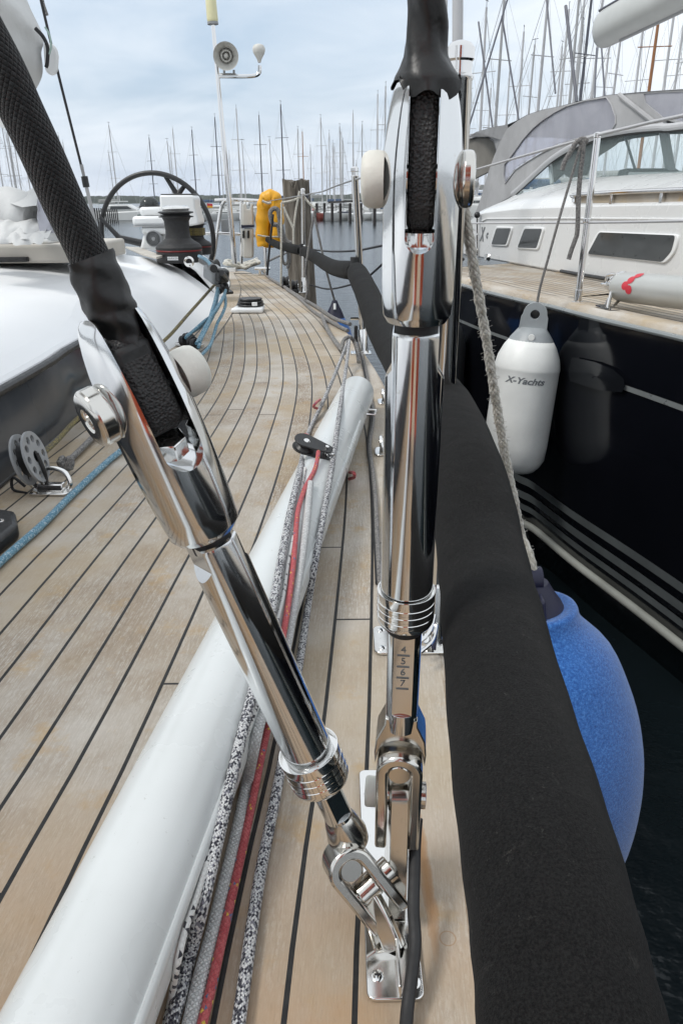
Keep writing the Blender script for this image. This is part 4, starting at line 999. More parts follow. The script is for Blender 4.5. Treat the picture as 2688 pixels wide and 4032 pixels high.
single(MB().tube([ey_+Vec((.022*math.cos(a),0,.022*math.sin(a)+.02)) for a in [2*math.pi*i/20 for i in range(20)]],.006,8,closed=True),'eye_fitting',M['chrome2'],'small polished eye on the coaming below the large winch','eye')
# ================================================================== steering station
def atY(x,y,Y,Z=Zw): return V(Z(x,y),Y)
WY=5.55
wheel=thing('steering_wheel','large black steering wheel with three forked spokes','steering wheel',tuple(atY(650,410,WY)))
wc_=V(D(361,545),WY); rx_=(V(D(493,545),WY)-wc_).x; rz_=rx_*1.02
yawv=unit(Vec((1,-.06,0)))
rimp=[wc_+Vec((rx_*math.cos(a),-.06*math.cos(a),rz_*math.sin(a))) for a in [2*math.pi*i/72 for i in range(72)]]
MB().tube(rimp,.017,12,closed=True).build('rim',M['black'],wheel)
hub=V(D(392,574),WY)
MB().lathe(hub-Vec((0,.03,0)),(0,1,0),[(0,.03),(.0,.05),(.06,.05),(.06,.03)],24).build('hub',M['black'],wheel)
for jx,jy,aa_,dd_ in ((275,547,180,19),(408,448,66,11),(430,660,300,19)):
    a=R_(aa_); m=V(D(jx,jy),WY)
    mb=MB().tube([hub,m],[.030,.022],10)
    for s in(-1,1):
        b=a+s*R_(dd_); mb.tube(smoothpath([m,m.lerp(wc_+Vec((rx_*math.cos(b),0,rz_*math.sin(b))),.5)+Vec((0,0,0)),wc_+Vec((rx_*math.cos(b),0,rz_*math.sin(b)))],3),[.020,.018,.017,.016,.015,.014,.013] ,10)
    mb.build('spoke',M['black'],wheel)
wheel2=thing('steering_wheel','second steering wheel, only its rim showing at the left edge behind the folded canvas','steering wheel',tuple(atY(650,410,WY)-Vec((1.75,0,0))))
MB().tube([p-Vec((1.62,0,.0)) for p in rimp],.017,12,closed=True).build('rim',M['black'],wheel2)
PY=4.9
ped=thing('binnacle','white instrument pedestal with screen pod, compass and round speaker','pedestal',tuple(V(Zw(600,660),PY)))
def boxpx(x0,y0,x1,y1,Y,dep,Z=Zw):
    a=V(Z(x0,y1),Y);b=V(Z(x1,y0),Y); return Vec(((a.x+b.x)/2,Y+dep/2,(a.z+b.z)/2)),(abs(b.x-a.x),dep,abs(b.z-a.z))
sp_=[(670,165),(985,165),(1002,195),(1005,275),(1040,400),(1045,445),(950,460),(730,440),(690,350),(675,272)]
pts=[V(Zw(*p),PY-.02) for p in sp_]; MB().prismP(pts,(0,.22,0)).build('screen_pod',M['gel'],ped,bevel=.012)
c_,s_=boxpx(682,150,985,164,PY-.0,.2); MB().box(c_,s_).build('pod_visor',M['black'],ped,bevel=.004)
for k_,(x0,y0,x1,y1,dp) in enumerate(((482,275,690,362,.24),(415,362,730,460,.30),(500,460,750,540,.22))):
    c_,s_=boxpx(x0,y0,x1,y1,PY-.03*k_,dp); MB().box(c_,s_).build('housing',M['gel'],ped,bevel=.018)
pts=[V(Zw(*p),PY) for p in((515,530),(760,530),(800,690),(480,690))]; MB().prismP(pts,(0,.2,0)).build('column',M['gel'],ped,bevel=.02)
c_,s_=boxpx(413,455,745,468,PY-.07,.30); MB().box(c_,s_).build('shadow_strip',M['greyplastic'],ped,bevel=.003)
sc_=V(Zw(616,578),PY-.06); sr=(V(Zw(692,578),PY-.06)-sc_).x
sk=MB().lathe(sc_+Vec((0,.05,0)),(0,-1,0),[(0,sr),(.05,sr),(.058,sr*.96),(.060,sr*.88),(.052,sr*.84),(.056,sr*.5),(.062,sr*.0+.001)],40).build('speaker',M['greyplastic'],ped,ang=25)
for k_ in range(3): MB().lathe(sc_+Vec((0,-.006-.001*k_,0)),(0,-1,0),[(0,sr*(.75-.2*k_)),(.004,sr*(.74-.2*k_)),(.004,sr*(.70-.2*k_)),(0,sr*(.69-.2*k_))],32,cap=False).build('grille_ring',M['rubber'],sk)
dc=V(Zw(577,268),PY+.08); dr=(V(Zw(668,268),PY+.08)-dc).x
MB().ball(dc,dr,28,14,(1,1,.92)).build('compass_dome',M['dome'],ped)
MB().lathe(dc-Vec((0,0,.012)),(0,0,1),[(0,dr*1.06),(.014,dr*1.06),(.016,dr)],32).lathe(dc,(0,0,1),[(0,dr*.6),(dr*.3,dr*.5),(dr*.5,dr*.2)],20).build('compass_ring',M['black'],ped)
# ================================================================== stern rail and what hangs on it
pu=thing('stern_pulpit','stainless steel stern rail with two rungs','stern rail',tuple(V(Z5(480,700),YS)))
tube_r=.0135
def zl(l,Y): return [V(Z5(*p),Y) for p in l]
MB().tube(smoothpath(zl([(255,800),(280,690),(300,560),(325,380),(345,300),(380,270),(470,268),(560,272),(640,277)],YS),5),tube_r,10).build('rail_loop',M['rail'],pu)
MB().tube(smoothpath(zl([(640,277),(655,290),(663,330),(668,560),(682,810)],YS-.05),5),tube_r,10).build('rail_post',M['rail'],pu)
MB().tube(zl([(490,275),(492,760)],YS),tube_r,10).build('rail_post',M['rail'],pu)
MB().tube(zl([(200,530),(310,524),(490,535),(600,545)],YS),tube_r*.9,10).build('lower_rung',M['rail'],pu)
MB().tube(zl([(285,272),(350,268),(380,270)],YS),tube_r*.9,8).build('rail_end',M['rail'],pu)
MB().tube(zl([(670,550),(810,560)],YS-.05),.008,8).build('lower_rung',M['rail'],pu)
# antenna pole
Z1=Zm(700,0,.574)
an=thing('antenna_pole','tall steel pole with horn, mushroom antenna and yellowed top antenna','antenna pole',tuple(V(Z5(440,760),YS-.15)))
AY=YS-.15
b_=V(Z5(440,760),AY); m_=V(Z1(345,1300),AY); t_=V(Z1(240,150),AY)
m_=b_.lerp(t_,(m_.z-b_.z)/(t_.z-b_.z))*.7+m_*.3
MB().tube([b_,m_,t_],[.021,.019,.013],16).build('mast_tube',M['rail'],an)
aa=unit(t_-m_)
MB().lathe(t_,aa,[(0,.034),(.01,.038),(.02,.038),(.135,.036),(.152,.030),(.156,.016)],28).build('top_antenna',M['anten'],an)
MB().lathe(t_-aa*.015,aa,[(0,.02),(0,.038),(.014,.038)],28).build('antenna_collar',M['greyplastic'],an)
hc=V(Z1(330,385),AY-.10); 
hd=unit(Vec((.10,-1,-.18)))
hr_=(V(Z1(418,385),AY-.1)-hc).x*.98
MB().lathe(hc-hd*.20,hd,[(0,.05),(.05,.055),(.10,hr_*.55),(.15,hr_*.75),(.19,hr_*.97),(.20,hr_),(.197,hr_*.985),(.15,hr_*.70),(.105,hr_*.50),(.10,hr_*.001)],48,cap=False).build('horn_bell',M['hornwhite'],an,ang=50)
MB().lathe(hc-hd*.085,hd,[(0,hr_*.42),(.01,hr_*.46),(.02,hr_*.42),(.02,hr_*.32),(.0,hr_*.3)],40,cap=False).lathe(hc-hd*.09,hd,[(0,hr_*.2),(.03,hr_*.2),(.05,hr_*.12),(.055,.001)],24).build('horn_throat',M['hornwhite'],an)
arm=[V(Z1(270,522),AY),V(Z1(330,524),AY),V(Z1(420,524),AY),V(Z1(520,520),AY),V(Z1(558,500),AY),V(Z1(562,450),AY)]
MB().tube(smoothpath([arm[0],arm[2],arm[3],arm[4],arm[5]],6),.013,10).build('arm',M['rail'],an)
MB().tube([V(Z1(285,508),AY),V(Z1(400,508),AY)],.006,8).build('horn_bracket',M['rail'],an)
for x in(318,385): MB().tube([V(Z1(x,535),AY),V(Z1(x,480),AY)],.008,8).build('bracket_bolt',M['greyplastic'],an)
mb_=V(Z1(560,430),AY)
MB().lathe(mb_,(0,0,1),[(0,.010),(.02,.016),(.055,.038),(.075,.044),(.09,.043),(.105,.034),(.112,.016),(.113,.001)],32).build('mushroom_antenna',M['hornwhite'],an)
# lifesling pod
pod=thing('rescue_pod','tall white plastic rescue pod strapped to the stern rail','rescue pod',tuple(V(Z5(540,500),YS-.08)))
def polyY(l,Y,Z=Z5): return [V(Z(*p),Y) for p in l]
MB().prismP(polyY([(497,300),(520,292),(528,340),(555,340),(562,292),(578,300),(583,470),(495,470)],YS-.08),(0,.07,0)).build('upper_case',M['hornwhite'],pod,bevel=.012)
MB().prismP(polyY([(500,490),(583,488),(580,560),(582,690),(578,720),(502,716)],YS-.08),(0,.07,0)).build('lower_case',M['hornwhite'],pod,bevel=.012)
MB().prismP(polyY([(495,466),(585,462),(585,482),(495,486)],YS-.085),(0,.08,0)).build('strap',M['navyvinyl'],pod)
for x in(507,543): MB().prismP(polyY([(x-8,505),(x+8,505),(x+8,565),(x-8,565)],YS-.10),(0,.05,0)).build('clamp',M['black'],pod,bevel=.004)
ch=thing('instrument_box','small grey board hanging between the rail rungs','board',tuple(V(Z5(370,470),YS+.02)))
MB().prismP(polyY([(335,420),(405,418),(410,520),(335,522)],YS+.02),(0,.03,0)).build('board',M['greyplastic'],ch,bevel=.006)
# horseshoe lifebuoy in a yellow cover
lb=thing('lifebuoy','yellow covered horseshoe lifebuoy hanging on the stern rail','lifebuoy',tuple(V(Z5(700,450),YS-.15)))
ly=YS-.16
hs_=[(660,625),(652,560),(656,440),(668,320),(686,268),(715,252),(744,268),(758,330),(764,440),(758,560),(748,625)]
MB().tube(smoothpath(polyY(hs_,ly),6),[(.044+.014*math.sin(math.pi*i/60))*(1+.06*math.sin(i*1.1)) for i in range(61)],20,flat=.9,up=(0,1,0)).build('cover',M['yellow'],lb)
MB().prismP(polyY([(665,290),(752,290),(758,640),(655,640)],ly+.02),(0,.05,0)).build('cover_back',M['yellow'],lb,bevel=.02)
MB().tube(polyY([(615,540),(700,555),(798,552)],ly-.11),.006,8).build('lashing',M['oldrope'],lb,fix=False)
for x in (655,745): MB().tube(smoothpath(polyY([(x,250),(x-6,300),(x+2,340)],ly-.10),4),.012,8).build('strap',M['yellow'],lb)
# coiled dark line hung over it
cl=smoothpath(polyY([(790,560),(775,470),(735,455),(715,400),(718,355),(745,335),(772,350),(782,400),(790,450),(808,520),(830,600),(860,640)],ly-.22),6)
rope('rope',cl,.016,M['greyrope'],'thick grey rope loop hung over the yellow lifebuoy')
rope('rope',smoothpath(polyY([(800,460),(815,540),(845,590),(880,600)],ly-.26),6),.014,M['greyrope'],'second grey rope end beside the yellow lifebuoy')
rope('rope',polyY([(736,380),(725,480),(712,600),(700,720),(690,850)],ly-.3),.008,M['blackline'],'thin black line dropping from the lifebuoy to the deck')
rope('rope',smoothpath(polyY([(812,660),(806,720),(825,765),(850,740),(852,670),(862,735),(845,800)],5.4),6),.010,M['greyrope'],'grey coil hanging below the black padding in front of the pile')
# gate lines between pulpit and stanchion (diamond)
Y5=sF.y+.3
wl='thin white lashings between pulpit and stanchions'
for l,lab in (([(650,275),(690,292),(720,290)],'short white lashing over the lifebuoy'),([(800,290),(880,275),(960,240)],'pale wire from the stern rail to the farthest stanchion'),([(815,320),(850,400),(893,492)],'left arm of the white rope bridle in front of the pile'),([(940,200),(915,330),(893,492)],'right arm of the white rope bridle in front of the pile'),([(893,492),(893,615)],'lower leg of the white rope bridle in front of the pile'),([(968,235),(1010,290),(1060,340)],'white lashing slanting down from the farthest stanchion'),([(800,290),(797,930)],'vertical grey wire left of the wooden pile')):
    rope('lashing',polyY(l,Y5 if len(l)<4 else YS),.007,M['oldrope'],lab,'lashing',wl)
for l,lab in (([(1060,345),(1035,470),(1000,700),(985,830),(1005,930),(985,1040)],'grey cord from the crossed lines down to the deck edge'),):
    rope('lashing',polyY(l,4.2),.006,M['greyrope'],lab,'lashing',wl)
for x in (835,905):
    b0=G(Z5(x,985 if x>850 else 950),0); t=thing('turning_block','black turning block %s the deck edge near the farthest stanchion'%('close behind another on' if x<850 else 'in front of its twin on'),'pulley block',tuple(b0))
    MB().lathe(b0+Vec((-.02,0,.045)),(1,0,0),[(0,.030),(.005,.034),(.02,.024),(.035,.034),(.04,.030)],24).build('sheave',M['black'],t,ang=25)
    MB().box(b0+Vec((0,0,.012)),(.05,.06,.022)).build('base',M['black'],t,bevel=.004)
    MB().lathe(b0+Vec((.02,0,.045)),(1,0,0),[(0,.01),(.003,.009)],14).build('bolt',M['chrome2'],t)
gl=lambda l,z=.012:[G(Z5(*p),z) for p in l]
rope('rope',gl([(640,800),(700,865),(760,905),(830,945),(930,1012),(1080,1100),(1200,1180),(1330,1228)]),.009,M['greyrope'],'grey mooring rope lying along the far deck edge')
rope('rope',gl([(840,960),(930,1022),(1050,1132),(1200,1222),(1310,1278)],.011),.008,M['greyrope'],'second grey rope beside it on the deck edge, ending at the middle stanchion')
rope('rope',gl([(1110,1158),(1132,1220),(1165,1290),(1230,1385),(1285,1440)],.012),.009,M['greyrope'],'short grey rope lying on the teak towards the pole end')
rope('rope',[V(Z5(1275,1430),2.6),V(Z5(1270,1380),2.62),V(Z5(1290,1340),2.64),V(Z5(1330,1330),2.65),V(Z5(1362,1365),2.66),V(Z5(1385,1440),2.6),V(Z5(1395,1520),2.55)],.007,M['greyrope'],'dark grey loop of rope round the foot of the middle stanchion')
# heap of mooring rope at the stern
hp_=[]
for i in range(90):
    t=i/89; a=t*2*math.pi*6.3
    x=lerp(345,650,.5+.46*math.sin(a*.5+t*4)*(1-.25*t)); y=790+18*math.sin(a)+8*math.cos(a*.7)
    q=G(Z5(x,min(820,y+14)),.0); hp_.append(q+Vec((0,.03*math.sin(a*1.3),.02+.045*abs(math.sin(a*.61)))))
rope('rope',hp_,.012,M['oldrope'],'heap of pale mooring rope on the aft end of the deck',k=4)
sb2=G(Z5(655,850),0); t=thing('mooring_cleat','steel cleat at the aft corner of the deck','cleat',tuple(sb2))
MB().tube([sb2+Vec((-.06,0,.05)),sb2+Vec((.06,0,.05))],.011,8).build('horn',M['chrome2'],t)
MB().box(sb2+Vec((-.02,0,.025)),(.018,.02,.05)).box(sb2+Vec((.02,0,.025)),(.018,.02,.05)).build('leg',M['chrome2'],t,bevel=.003)
# ================================================================== fenders of the near yacht
fx=V((2105,2430),.90)
FT=unit(Vec((.13,-.06,-1)))
fe=thing('fender','large blue cloth covered fender hanging outside the near padding','fender',(fx.x,fx.y,0))
B=Vec((fx.x,fx.y,0))
MB().lathe(B,FT,[(q.x,max(.001,q.y)) for q in smoothpath([(a,b,0) for a,b in [(-.012,0.0400),(-.018,0.0470),(-.012,0.0560),(.0,0.0600),(.012,0.0640),(.03,0.0779),(.06,0.1026),(.10,0.1254),(.125,0.1254),(.15,0.1321),(.18,0.1368),(.21,0.1396),(.245,0.1406),(.28,0.1387),(.32,0.1339),(.36,0.1263),(.40,0.1159),(.45,0.0988),(.49,0.0817),(.53,0.0640),(.56,0.0400),(.58,0.0010)][::2]+[(.5799,.001)]],4)],72).build('cloth_cover',M['bluecloth'],fe,ang=70)
MB().lathe(B,-FT,[(-.03,.050),(.0,.044),(.02,.036),(.035,.027),(.05,.020),(.055,.010)],40).build('neck',M['navyvinyl'],fe)
MB().box(B-FT*.02,(.012,.090,.05),(1,0,.16),(0,1,0),-FT).build('neck_rib',M['navyvinyl'],fe,bevel=.004)
MB().lathe(B-FT*.055+Vec((-.010,0,0)),(1,0,0),[(0,.009),(.0,.018),(.02,.018),(.02,.009)],24).build('eye',M['navyvinyl'],fe)
rr_=[(1062,462),(1076,545),(1089,625),(1104,710),(1118,790),(1130,870),(1141,940),(1154,1015),(1167,1085),(1182,1155),(1196,1225)]
pp=[V(D(*p),lerp(.84,.925,i/10)) for i,p in enumerate(rr_)]+[B-FT*.080,B-FT*.045]
sp_=smoothpath(pp,10); rs_=[.0057*(1+.10*math.sin(i*1.9)+.06*math.sin(i*.73)) for i in range(len(sp_))]
fr_=MB().tube(sp_,rs_,12)
rnd=random.Random(4)
for i in range(260):
    k_=rnd.randrange(len(sp_)-1); c_=sp_[k_].lerp(sp_[k_+1],rnd.random()); a=rnd.random()*6.28
    d_=Vec((math.cos(a),.3*math.sin(a),.9*math.sin(a)))*.0066; e_=d_*(1.25+.35*rnd.random())+Vec((rnd.uniform(-1,1),rnd.uniform(-1,1),rnd.uniform(-1,1)))*.0012
    fr_.tube([c_+d_*.8,c_+e_],.00035,3,cap=False)
single(fr_,'rope',M['oldrope'],'frayed weathered white rope hanging in front of the neighbouring yacht','rope',fix=False)
fq=V((1312,1225),3.35)
ff=thing('fender','blue fender with a dark pointed top beyond the middle stanchion','fender',(-.03,4.15,-.1))
B=V((1318,1238),4.15)
MB().lathe(B,(0,0,-1),[(0,.040),(.02,.055),(.08,.085),(.16,.105),(.26,.112),(.4,.108),(.55,.08),(.62,.04)],40).build('cloth_cover',M['bluecloth'],ff,ang=70)
MB().lathe(B,(0,0,1),[(-.03,.058),(.02,.038),(.05,.022),(.075,.013)],28).build('neck',M['navyvinyl'],ff)
MB().tube([B+Vec((0,-.025,.06)),B+Vec((0,-.04,.03))],.007,8).build('shackle',M['white'],ff)
rope('rope',[B+Vec((0,0,.07)),V(Z5(1150,830),4.1),V(Z5(1060,420),4.1),V(Z5(1060,345),4.1)],.006,M['greyrope'],'fender line of the farther blue fender')
# ================================================================== furled sails and lines at the left
bm_=[V(D(-60,60),3.3),V(D(20,75),3.3),V(D(62,100),3.3)]
bo=thing('boom','boom end with pale flaked sail cover at the top left','boom',tuple(bm_[0]))
# sail cover: lofted soft lump
def lump(path,radii,mat,name,par,seed=1,n=30,amp=.03,fr=3.0):
    rows=[];r0=random.Random(seed);ph=[r0.random()*6 for _ in range(8)]
    for i,(c,(rx,rz)) in enumerate(zip(path,radii)):
        row=[]
        for j in range(n):
            a=2*math.pi*j/n
            w=1+amp*(math.sin(a*fr+i*.8+ph[0])+.7*math.sin(a*5-i*.5+ph[1])+.5*math.sin(a*9+i*1.3+ph[2]))
            row.append(c+Vec((math.cos(a)*rx*w,math.sin(a)*rx*.35*w,math.sin(a)*rz*w)))
        rows.append(row)
    m=MB().grid(rows,closeu=True); m.add(rows[0],[tuple(range(n))]); m.add(rows[-1],[tuple(range(n))])
    return m.build(name,mat,par,ang=75,subd=1,weld=True)
# silhouette of the hanging bunt, right edge read from the picture
edge=[(20,-60),(58,-10),(84,20),(98,50),(106,85),(109,120),(108,155),(102,185),(92,208),(76,226),(50,238),(10,245),(-40,235)]
cen=V(D(-20,95),3.3)
rows=[]
outl=[V(D(*p),3.3) for p in edge]
rows=[]
bdir=unit(Vec((CX,-.85,1.75))-cen)
for k in range(10):
    f=min(1,.35+.35*k); y=3.3
    rows.append([cen+Vec(((p-cen).x*(.90+.10*f),0,(p-cen).z*(.92+.08*f)))+bdir*(.43*k-.0)+Vec((.014*math.sin(i*2.1+k),0,.016*math.sin(i*1.3+k*2))) for i,p in enumerate(outl)])
mm=MB().grid(rows); 
for rr in (rows[0],rows[-1]): mm.add(rr,[tuple(range(len(rr)))])
mm.build('sail_cover',M['sail'],bo,ang=80,subd=2)
MB().tube([cen-Vec((0,0,.20))-bdir*.05,cen-Vec((0,0,.20))+bdir*4.1],.09,20).build('spar',M['white'],bo)
ec=[V(D(*p),3.26) for p in ((100,98),(122,100),(133,112),(136,130),(134,165),(126,175),(112,172),(104,160))]
MB().prismP(ec,unit(ec[0]-CAM)*.2).build('end_cap',M['white'],bo,bevel=.012)
MB().tube(smoothpath([V(D(*p),3.2) for p in((82,65),(100,85),(110,110),(109,145),(106,155))],5),.007,8).build('black_strop',M['blackline'],bo)
MB().tube(smoothpath([V(D(*p),3.18) for p in((104,62),(114,80),(118,105),(114,125))],5),.0035,8).build('green_cord',plain('green_cord',(.34,.46,.42),.7),bo)
ln=[V(D(80,-60),3.4),V(D(92,0),3.4),V(D(108,66),3.4)]
rope('rigging_wire',[V(D(83,-50),3.45),V(D(110,66),3.45),V(D(137,180),3.45),V(D(187,380),3.45)],.0055,M['blackline'],'thin black rigging line coming down behind the boom end','rigging line')
rt=thing('rigging_tensioner','small dark turnbuckle at the lower end of the thin rigging line','tensioner',tuple(V(D(193,410),3.45)))
MB().tube([V(D(187,378),3.45),V(D(195,412),3.45)],[.008,.006],8).build('ferrule',M['wire'],rt)
MB().tube([V(D(194,405),3.45),V(D(199,430),3.45)],.014,10).build('body',M['black'],rt)
MB().tube([V(D(199,430),3.45),V(D(214,492),3.45),V(D(222,530),3.45)],.008,8).build('rod',M['alu'],rt)
rope('rigging_wire',[V(D(90,-60),3.6),V(D(97,0),3.6),V(D(108,35),3.6)],.008,M['greyrope'],'short grey line above the sail cover','rigging line')
# canvas heap on the roof
cv=thing('folded_canvas','crumpled pale canvas and clear plastic heaped on the coachroof','canvas',tuple(V(D(50,545),3.2)))
def crumple(c,s,seed,mat,name,amp=.25):
    r0=random.Random(seed); m=MB(); n=64;k=40; P=[Vec((r0.uniform(-1,1),r0.uniform(-1,1),r0.uniform(-1,1)))*5 for _ in range(5)]; rows=[]
    for i in range(k+1):
        t=math.pi*i/k; row=[]
        for j in range(n):
            a=2*math.pi*j/n; d=Vec((math.sin(t)*math.cos(a),math.sin(t)*math.sin(a),math.cos(t)))
            w=1
            for q in P: w-=amp*(abs(math.sin(d.dot(q)+q.x))*.35+.10*abs(math.sin(d.dot(q)*2.7+q.y)))
            row.append(Vec(c)+Vec((d.x*s[0]*w,d.y*s[1]*w,max(d.z*w,-.55)*s[2])))
        rows.append(row)
    m.grid(rows,closeu=True); return m.build(name,mat,cv,ang=18)
MB().tube(smoothpath([V(D(-90,505),3.15),V(D(-20,492),3.12),V(D(40,490),3.08),V(D(78,500),3.04)],6),[.088,.092,.09,.092,.095,.092,.09,.088,.09,.092,.095,.094,.09,.086,.084,.082,.078,.07,.05][:19],28).build('roll',M['sail'],cv)
pk=[V(D(*p),y) for p,y in (((93,421),3.12),((20,466),3.0),((52,476),2.95),((84,472),2.92),((100,505),2.94),((122,532),3.0),((128,530),3.3),((60,500),3.4),((15,480),3.3))]
fm=MB().add(pk,[(0,i,i+1) for i in range(1,8)]+[(0,8,1)]); fm.build('peaked_fold',M['sail'],cv,ang=12)
pl_=[V(D(*p),y) for p,y in (((88,440),2.96),((104,462),2.93),((112,500),2.9),((120,535),2.9),((92,538),2.9),((84,500),2.92))]
MB().prismP(pl_,(0.01,.03,0)).build('clear_panel',M['vinyl'],cv,bevel=.004)
for k_,(x0,x1,y_,z_) in enumerate(((-60,118,524,.04),(-60,126,538,.035),(-60,110,550,.035))):
    rows=[]
    for i in range(40):
        t=i/39; x=lerp(x0,x1,t); c_=V(D(x,y_+2.5*math.sin(t*17+k_)+1.5*math.sin(t*41)),2.95-.03*k_)
        rows.append([c_+Vec((0,-.05+.02*math.sin(t*23+k_),-z_*.4)),c_+Vec((0,-.03,z_*(.3+.12*math.sin(t*31+k_)))),c_+Vec((0,.03,z_*(.7+.15*math.sin(t*19+k_*2)))),c_+Vec((0,.15,z_*.8)),c_+Vec((0,.3,-z_*.5))])
    MB().grid(rows).build('fold',M['sail'],cv,ang=80,subd=1)
# ================================================================== neighbouring yacht
Z7=Zm(1788,700,.574); Z3=Zm(1788,0,.574); Z8=Zm(1788,1500,.574)
ZD=.15
tp=[G(p,.12) for p in ((1640,1092),(1797,1122),(1909,1153),(2075,1194),(2155,1209),(2339,1257),(2688,1340))]
for p in tp: p.z=0
a_=unit(tp[-1]-tp[-3]); 
tp=[tp[0]+Vec((-.10,.16,0))]+tp+[tp[-1]+a_*.8,tp[-1]+a_*1.8+Vec((.03,0,0)),tp[-1]+a_*3.2+Vec((.18,0,0)),tp[-1]+a_*4.8+Vec((.6,0,0)),tp[-1]+a_*6.4+Vec((1.25,0,0)),tp[-1]+a_*7.6+Vec((1.95,0,0))]
rail=smoothpath(tp,6)
print('neighbour rail',[tuple(round(c,2) for c in p[:2]) for p in tp])
NB=thing('sailing_yacht','neighbouring sailing yacht with dark blue hull, white cabin and grey sprayhood','sailing yacht',(2.2,2.5,0))
def inw(i):
    a=rail[max(0,i-1)];b=rail[min(len(rail)-1,i+1)]; t=unit(b-a); n=Vec((-t.y,t.x,0)); 
    return n if n.x>0 else -n
def hp(i,z,extra=0):
    o=interp([(-1.6,.9),(-1.35,.45),(-1.15,.17),(-.9,.06),(-.6,.0),(-.25,-.02),(.12,0)],z); return rail[i]+inw(i)*(o-extra)+Vec((0,0,z))
zs=[.12,.0,-.15,-.3,-.45,-.6,-.75,-.9,-1.02,-1.15,-1.35,-1.6]
MB().grid([[hp(i,z) for z in zs] for i in range(len(rail))]).add([hp(0,z) for z in zs]+[Vec((3.6,rail[0].y+.9,-1.6)),Vec((3.6,rail[0].y+.9,.12))],[tuple(range(len(zs)+2))]).build('hull',M['navy'],NB,ang=50)
# bands along the hull, measured on its side
def hz(px):
    best=None
    for i in range(len(rail)-1):
        n=inw(i); P=HP(px,rail[i],n)
        s=(P-rail[i]).dot(unit(rail[i+1]-rail[i])); L_=(rail[i+1]-rail[i]).length
        if -.02<=s<=L_+.02: return P.z
    return P.z
zr=[hz(Z8(1560,y)) for y in (1400,1480,1560,1640,1700,1765,1865,1950)]
zl_=[hz(Z8(500,y)) for y in (595,625)]
print('stripe z at right',[round(z,3) for z in zr],'left',[round(z,3) for z in zl_], 'cove', round(hz(Z7(150,1020)),3),round(hz(Z7(1400,1510)),3))
def band(z0,z1,mat,name,i0=0,i1=None,ex=.003):
    i1=i1 or len(rail)
    return MB().grid([[hp(i,lerp(z0,z1,t),ex) for t in(0,.5,1)] for i in range(i0,i1)]).build(name,mat,NB)
za=[min(-.55,z) for z in zr]
for k in (0,2,4): band(zr[k],zr[k+1],M['boot'],'boot_stripe')
wm=(zr[6]+zr[7])/2
MB().tube([hp(i,wm,.010) for i in range(len(rail))],abs(zr[6]-zr[7])*.42,14).build('pale_waterline',M['boot2'],NB)
def idx(px):
    P=HP(px,tp[3],unit(Vec((.949,.316,0)))); return min(range(len(rail)),key=lambda i:(rail[i]-Vec((P.x,P.y,0))).length)
cvz=hz(Z7(150,1020)); cvz2=hz(Z7(1400,1510))
i1_=idx(Z7(420,1150)); i2_=idx(Z7(1240,1440))
def band2(za_,zb_,th,i0,i1,mat,name):
    return MB().grid([[hp(i,lerp(za_,zb_,(i-i0)/max(1,(i1-1-i0)))+d,.004) for d in(-th/2,0,th/2)] for i in range(i0,i1)]).build(name,mat,NB)
band2(cvz,cvz,.014,0,i1_+1,M['stripe'],'cove_stripe'); band2(cvz2,cvz2,.018,i2_,len(rail),M['stripe'],'cove_stripe')
MB().tube([hp(i,.125,.004) for i in range(len(rail))],.010,8).build('gunwale_strip',M['stripe'],NB)
# hull window
hw=[Z7(*p) for p in ((845,1228),(1010,1265),(1125,1310),(1200,1375),(1212,1425),(1195,1468),(1040,1455),(850,1398),(822,1330))]
nh=inw(idx(hw[0])); oh=rail[idx(hw[3])]
def hullpt(px,ex=.004):
    for i in range(len(rail)-1):
        n=inw(i); P=HP(px,rail[i],n); s=(P-rail[i]).dot(unit(rail[i+1]-rail[i])); L2_=(rail[i+1]-rail[i]).length
        if -.02<=s<=L2_+.02: return hp(i,P.z,ex).lerp(hp(i+1,P.z,ex),max(0,min(1,s/L2_)))
    return P
hwP=[hullpt(p,.012) for p in hw]
hc_=Vec((0,0,0))
for p in hwP: hc_+=p/len(hwP)
hc_=hc_-nh*.012
MB().grid([[hc_.lerp(p-nh*.004,f) for p in hwP] for f in (.02,.35,.7,1)],closeu=True).build('hull_window',M['hullwin'],NB,ang=80)
# deck
n_=len(rail)
dw=[0,.015,.05,.095,.14,.5,.9,1.3]
L_=[0]
for i in range(1,n_): L_.append(L_[-1]+(rail[i]-rail[i-1]).length)
MB().grid([[rail[i]+inw(i)*d+Vec((0,0,ZD-.012)) for d in (.10,.5,.9,1.3)] for i in range(n_)],lambda i,j:((.10,.5,.9,1.3)[j]/.043,L_[i])).build('side_deck',M['teakn'],NB,fix=False)
MB().grid([[rail[i]+inw(i)*d+Vec((0,0,z)) for d,z in ((-.004,.13),(.002,.148),(.014,.155),(.07,.156),(.108,.150),(.114,.134))] for i in range(n_)],lambda i,j:(j*.4,L_[i])).build('toe_rail',M['teake'],NB,fix=False,ang=60)
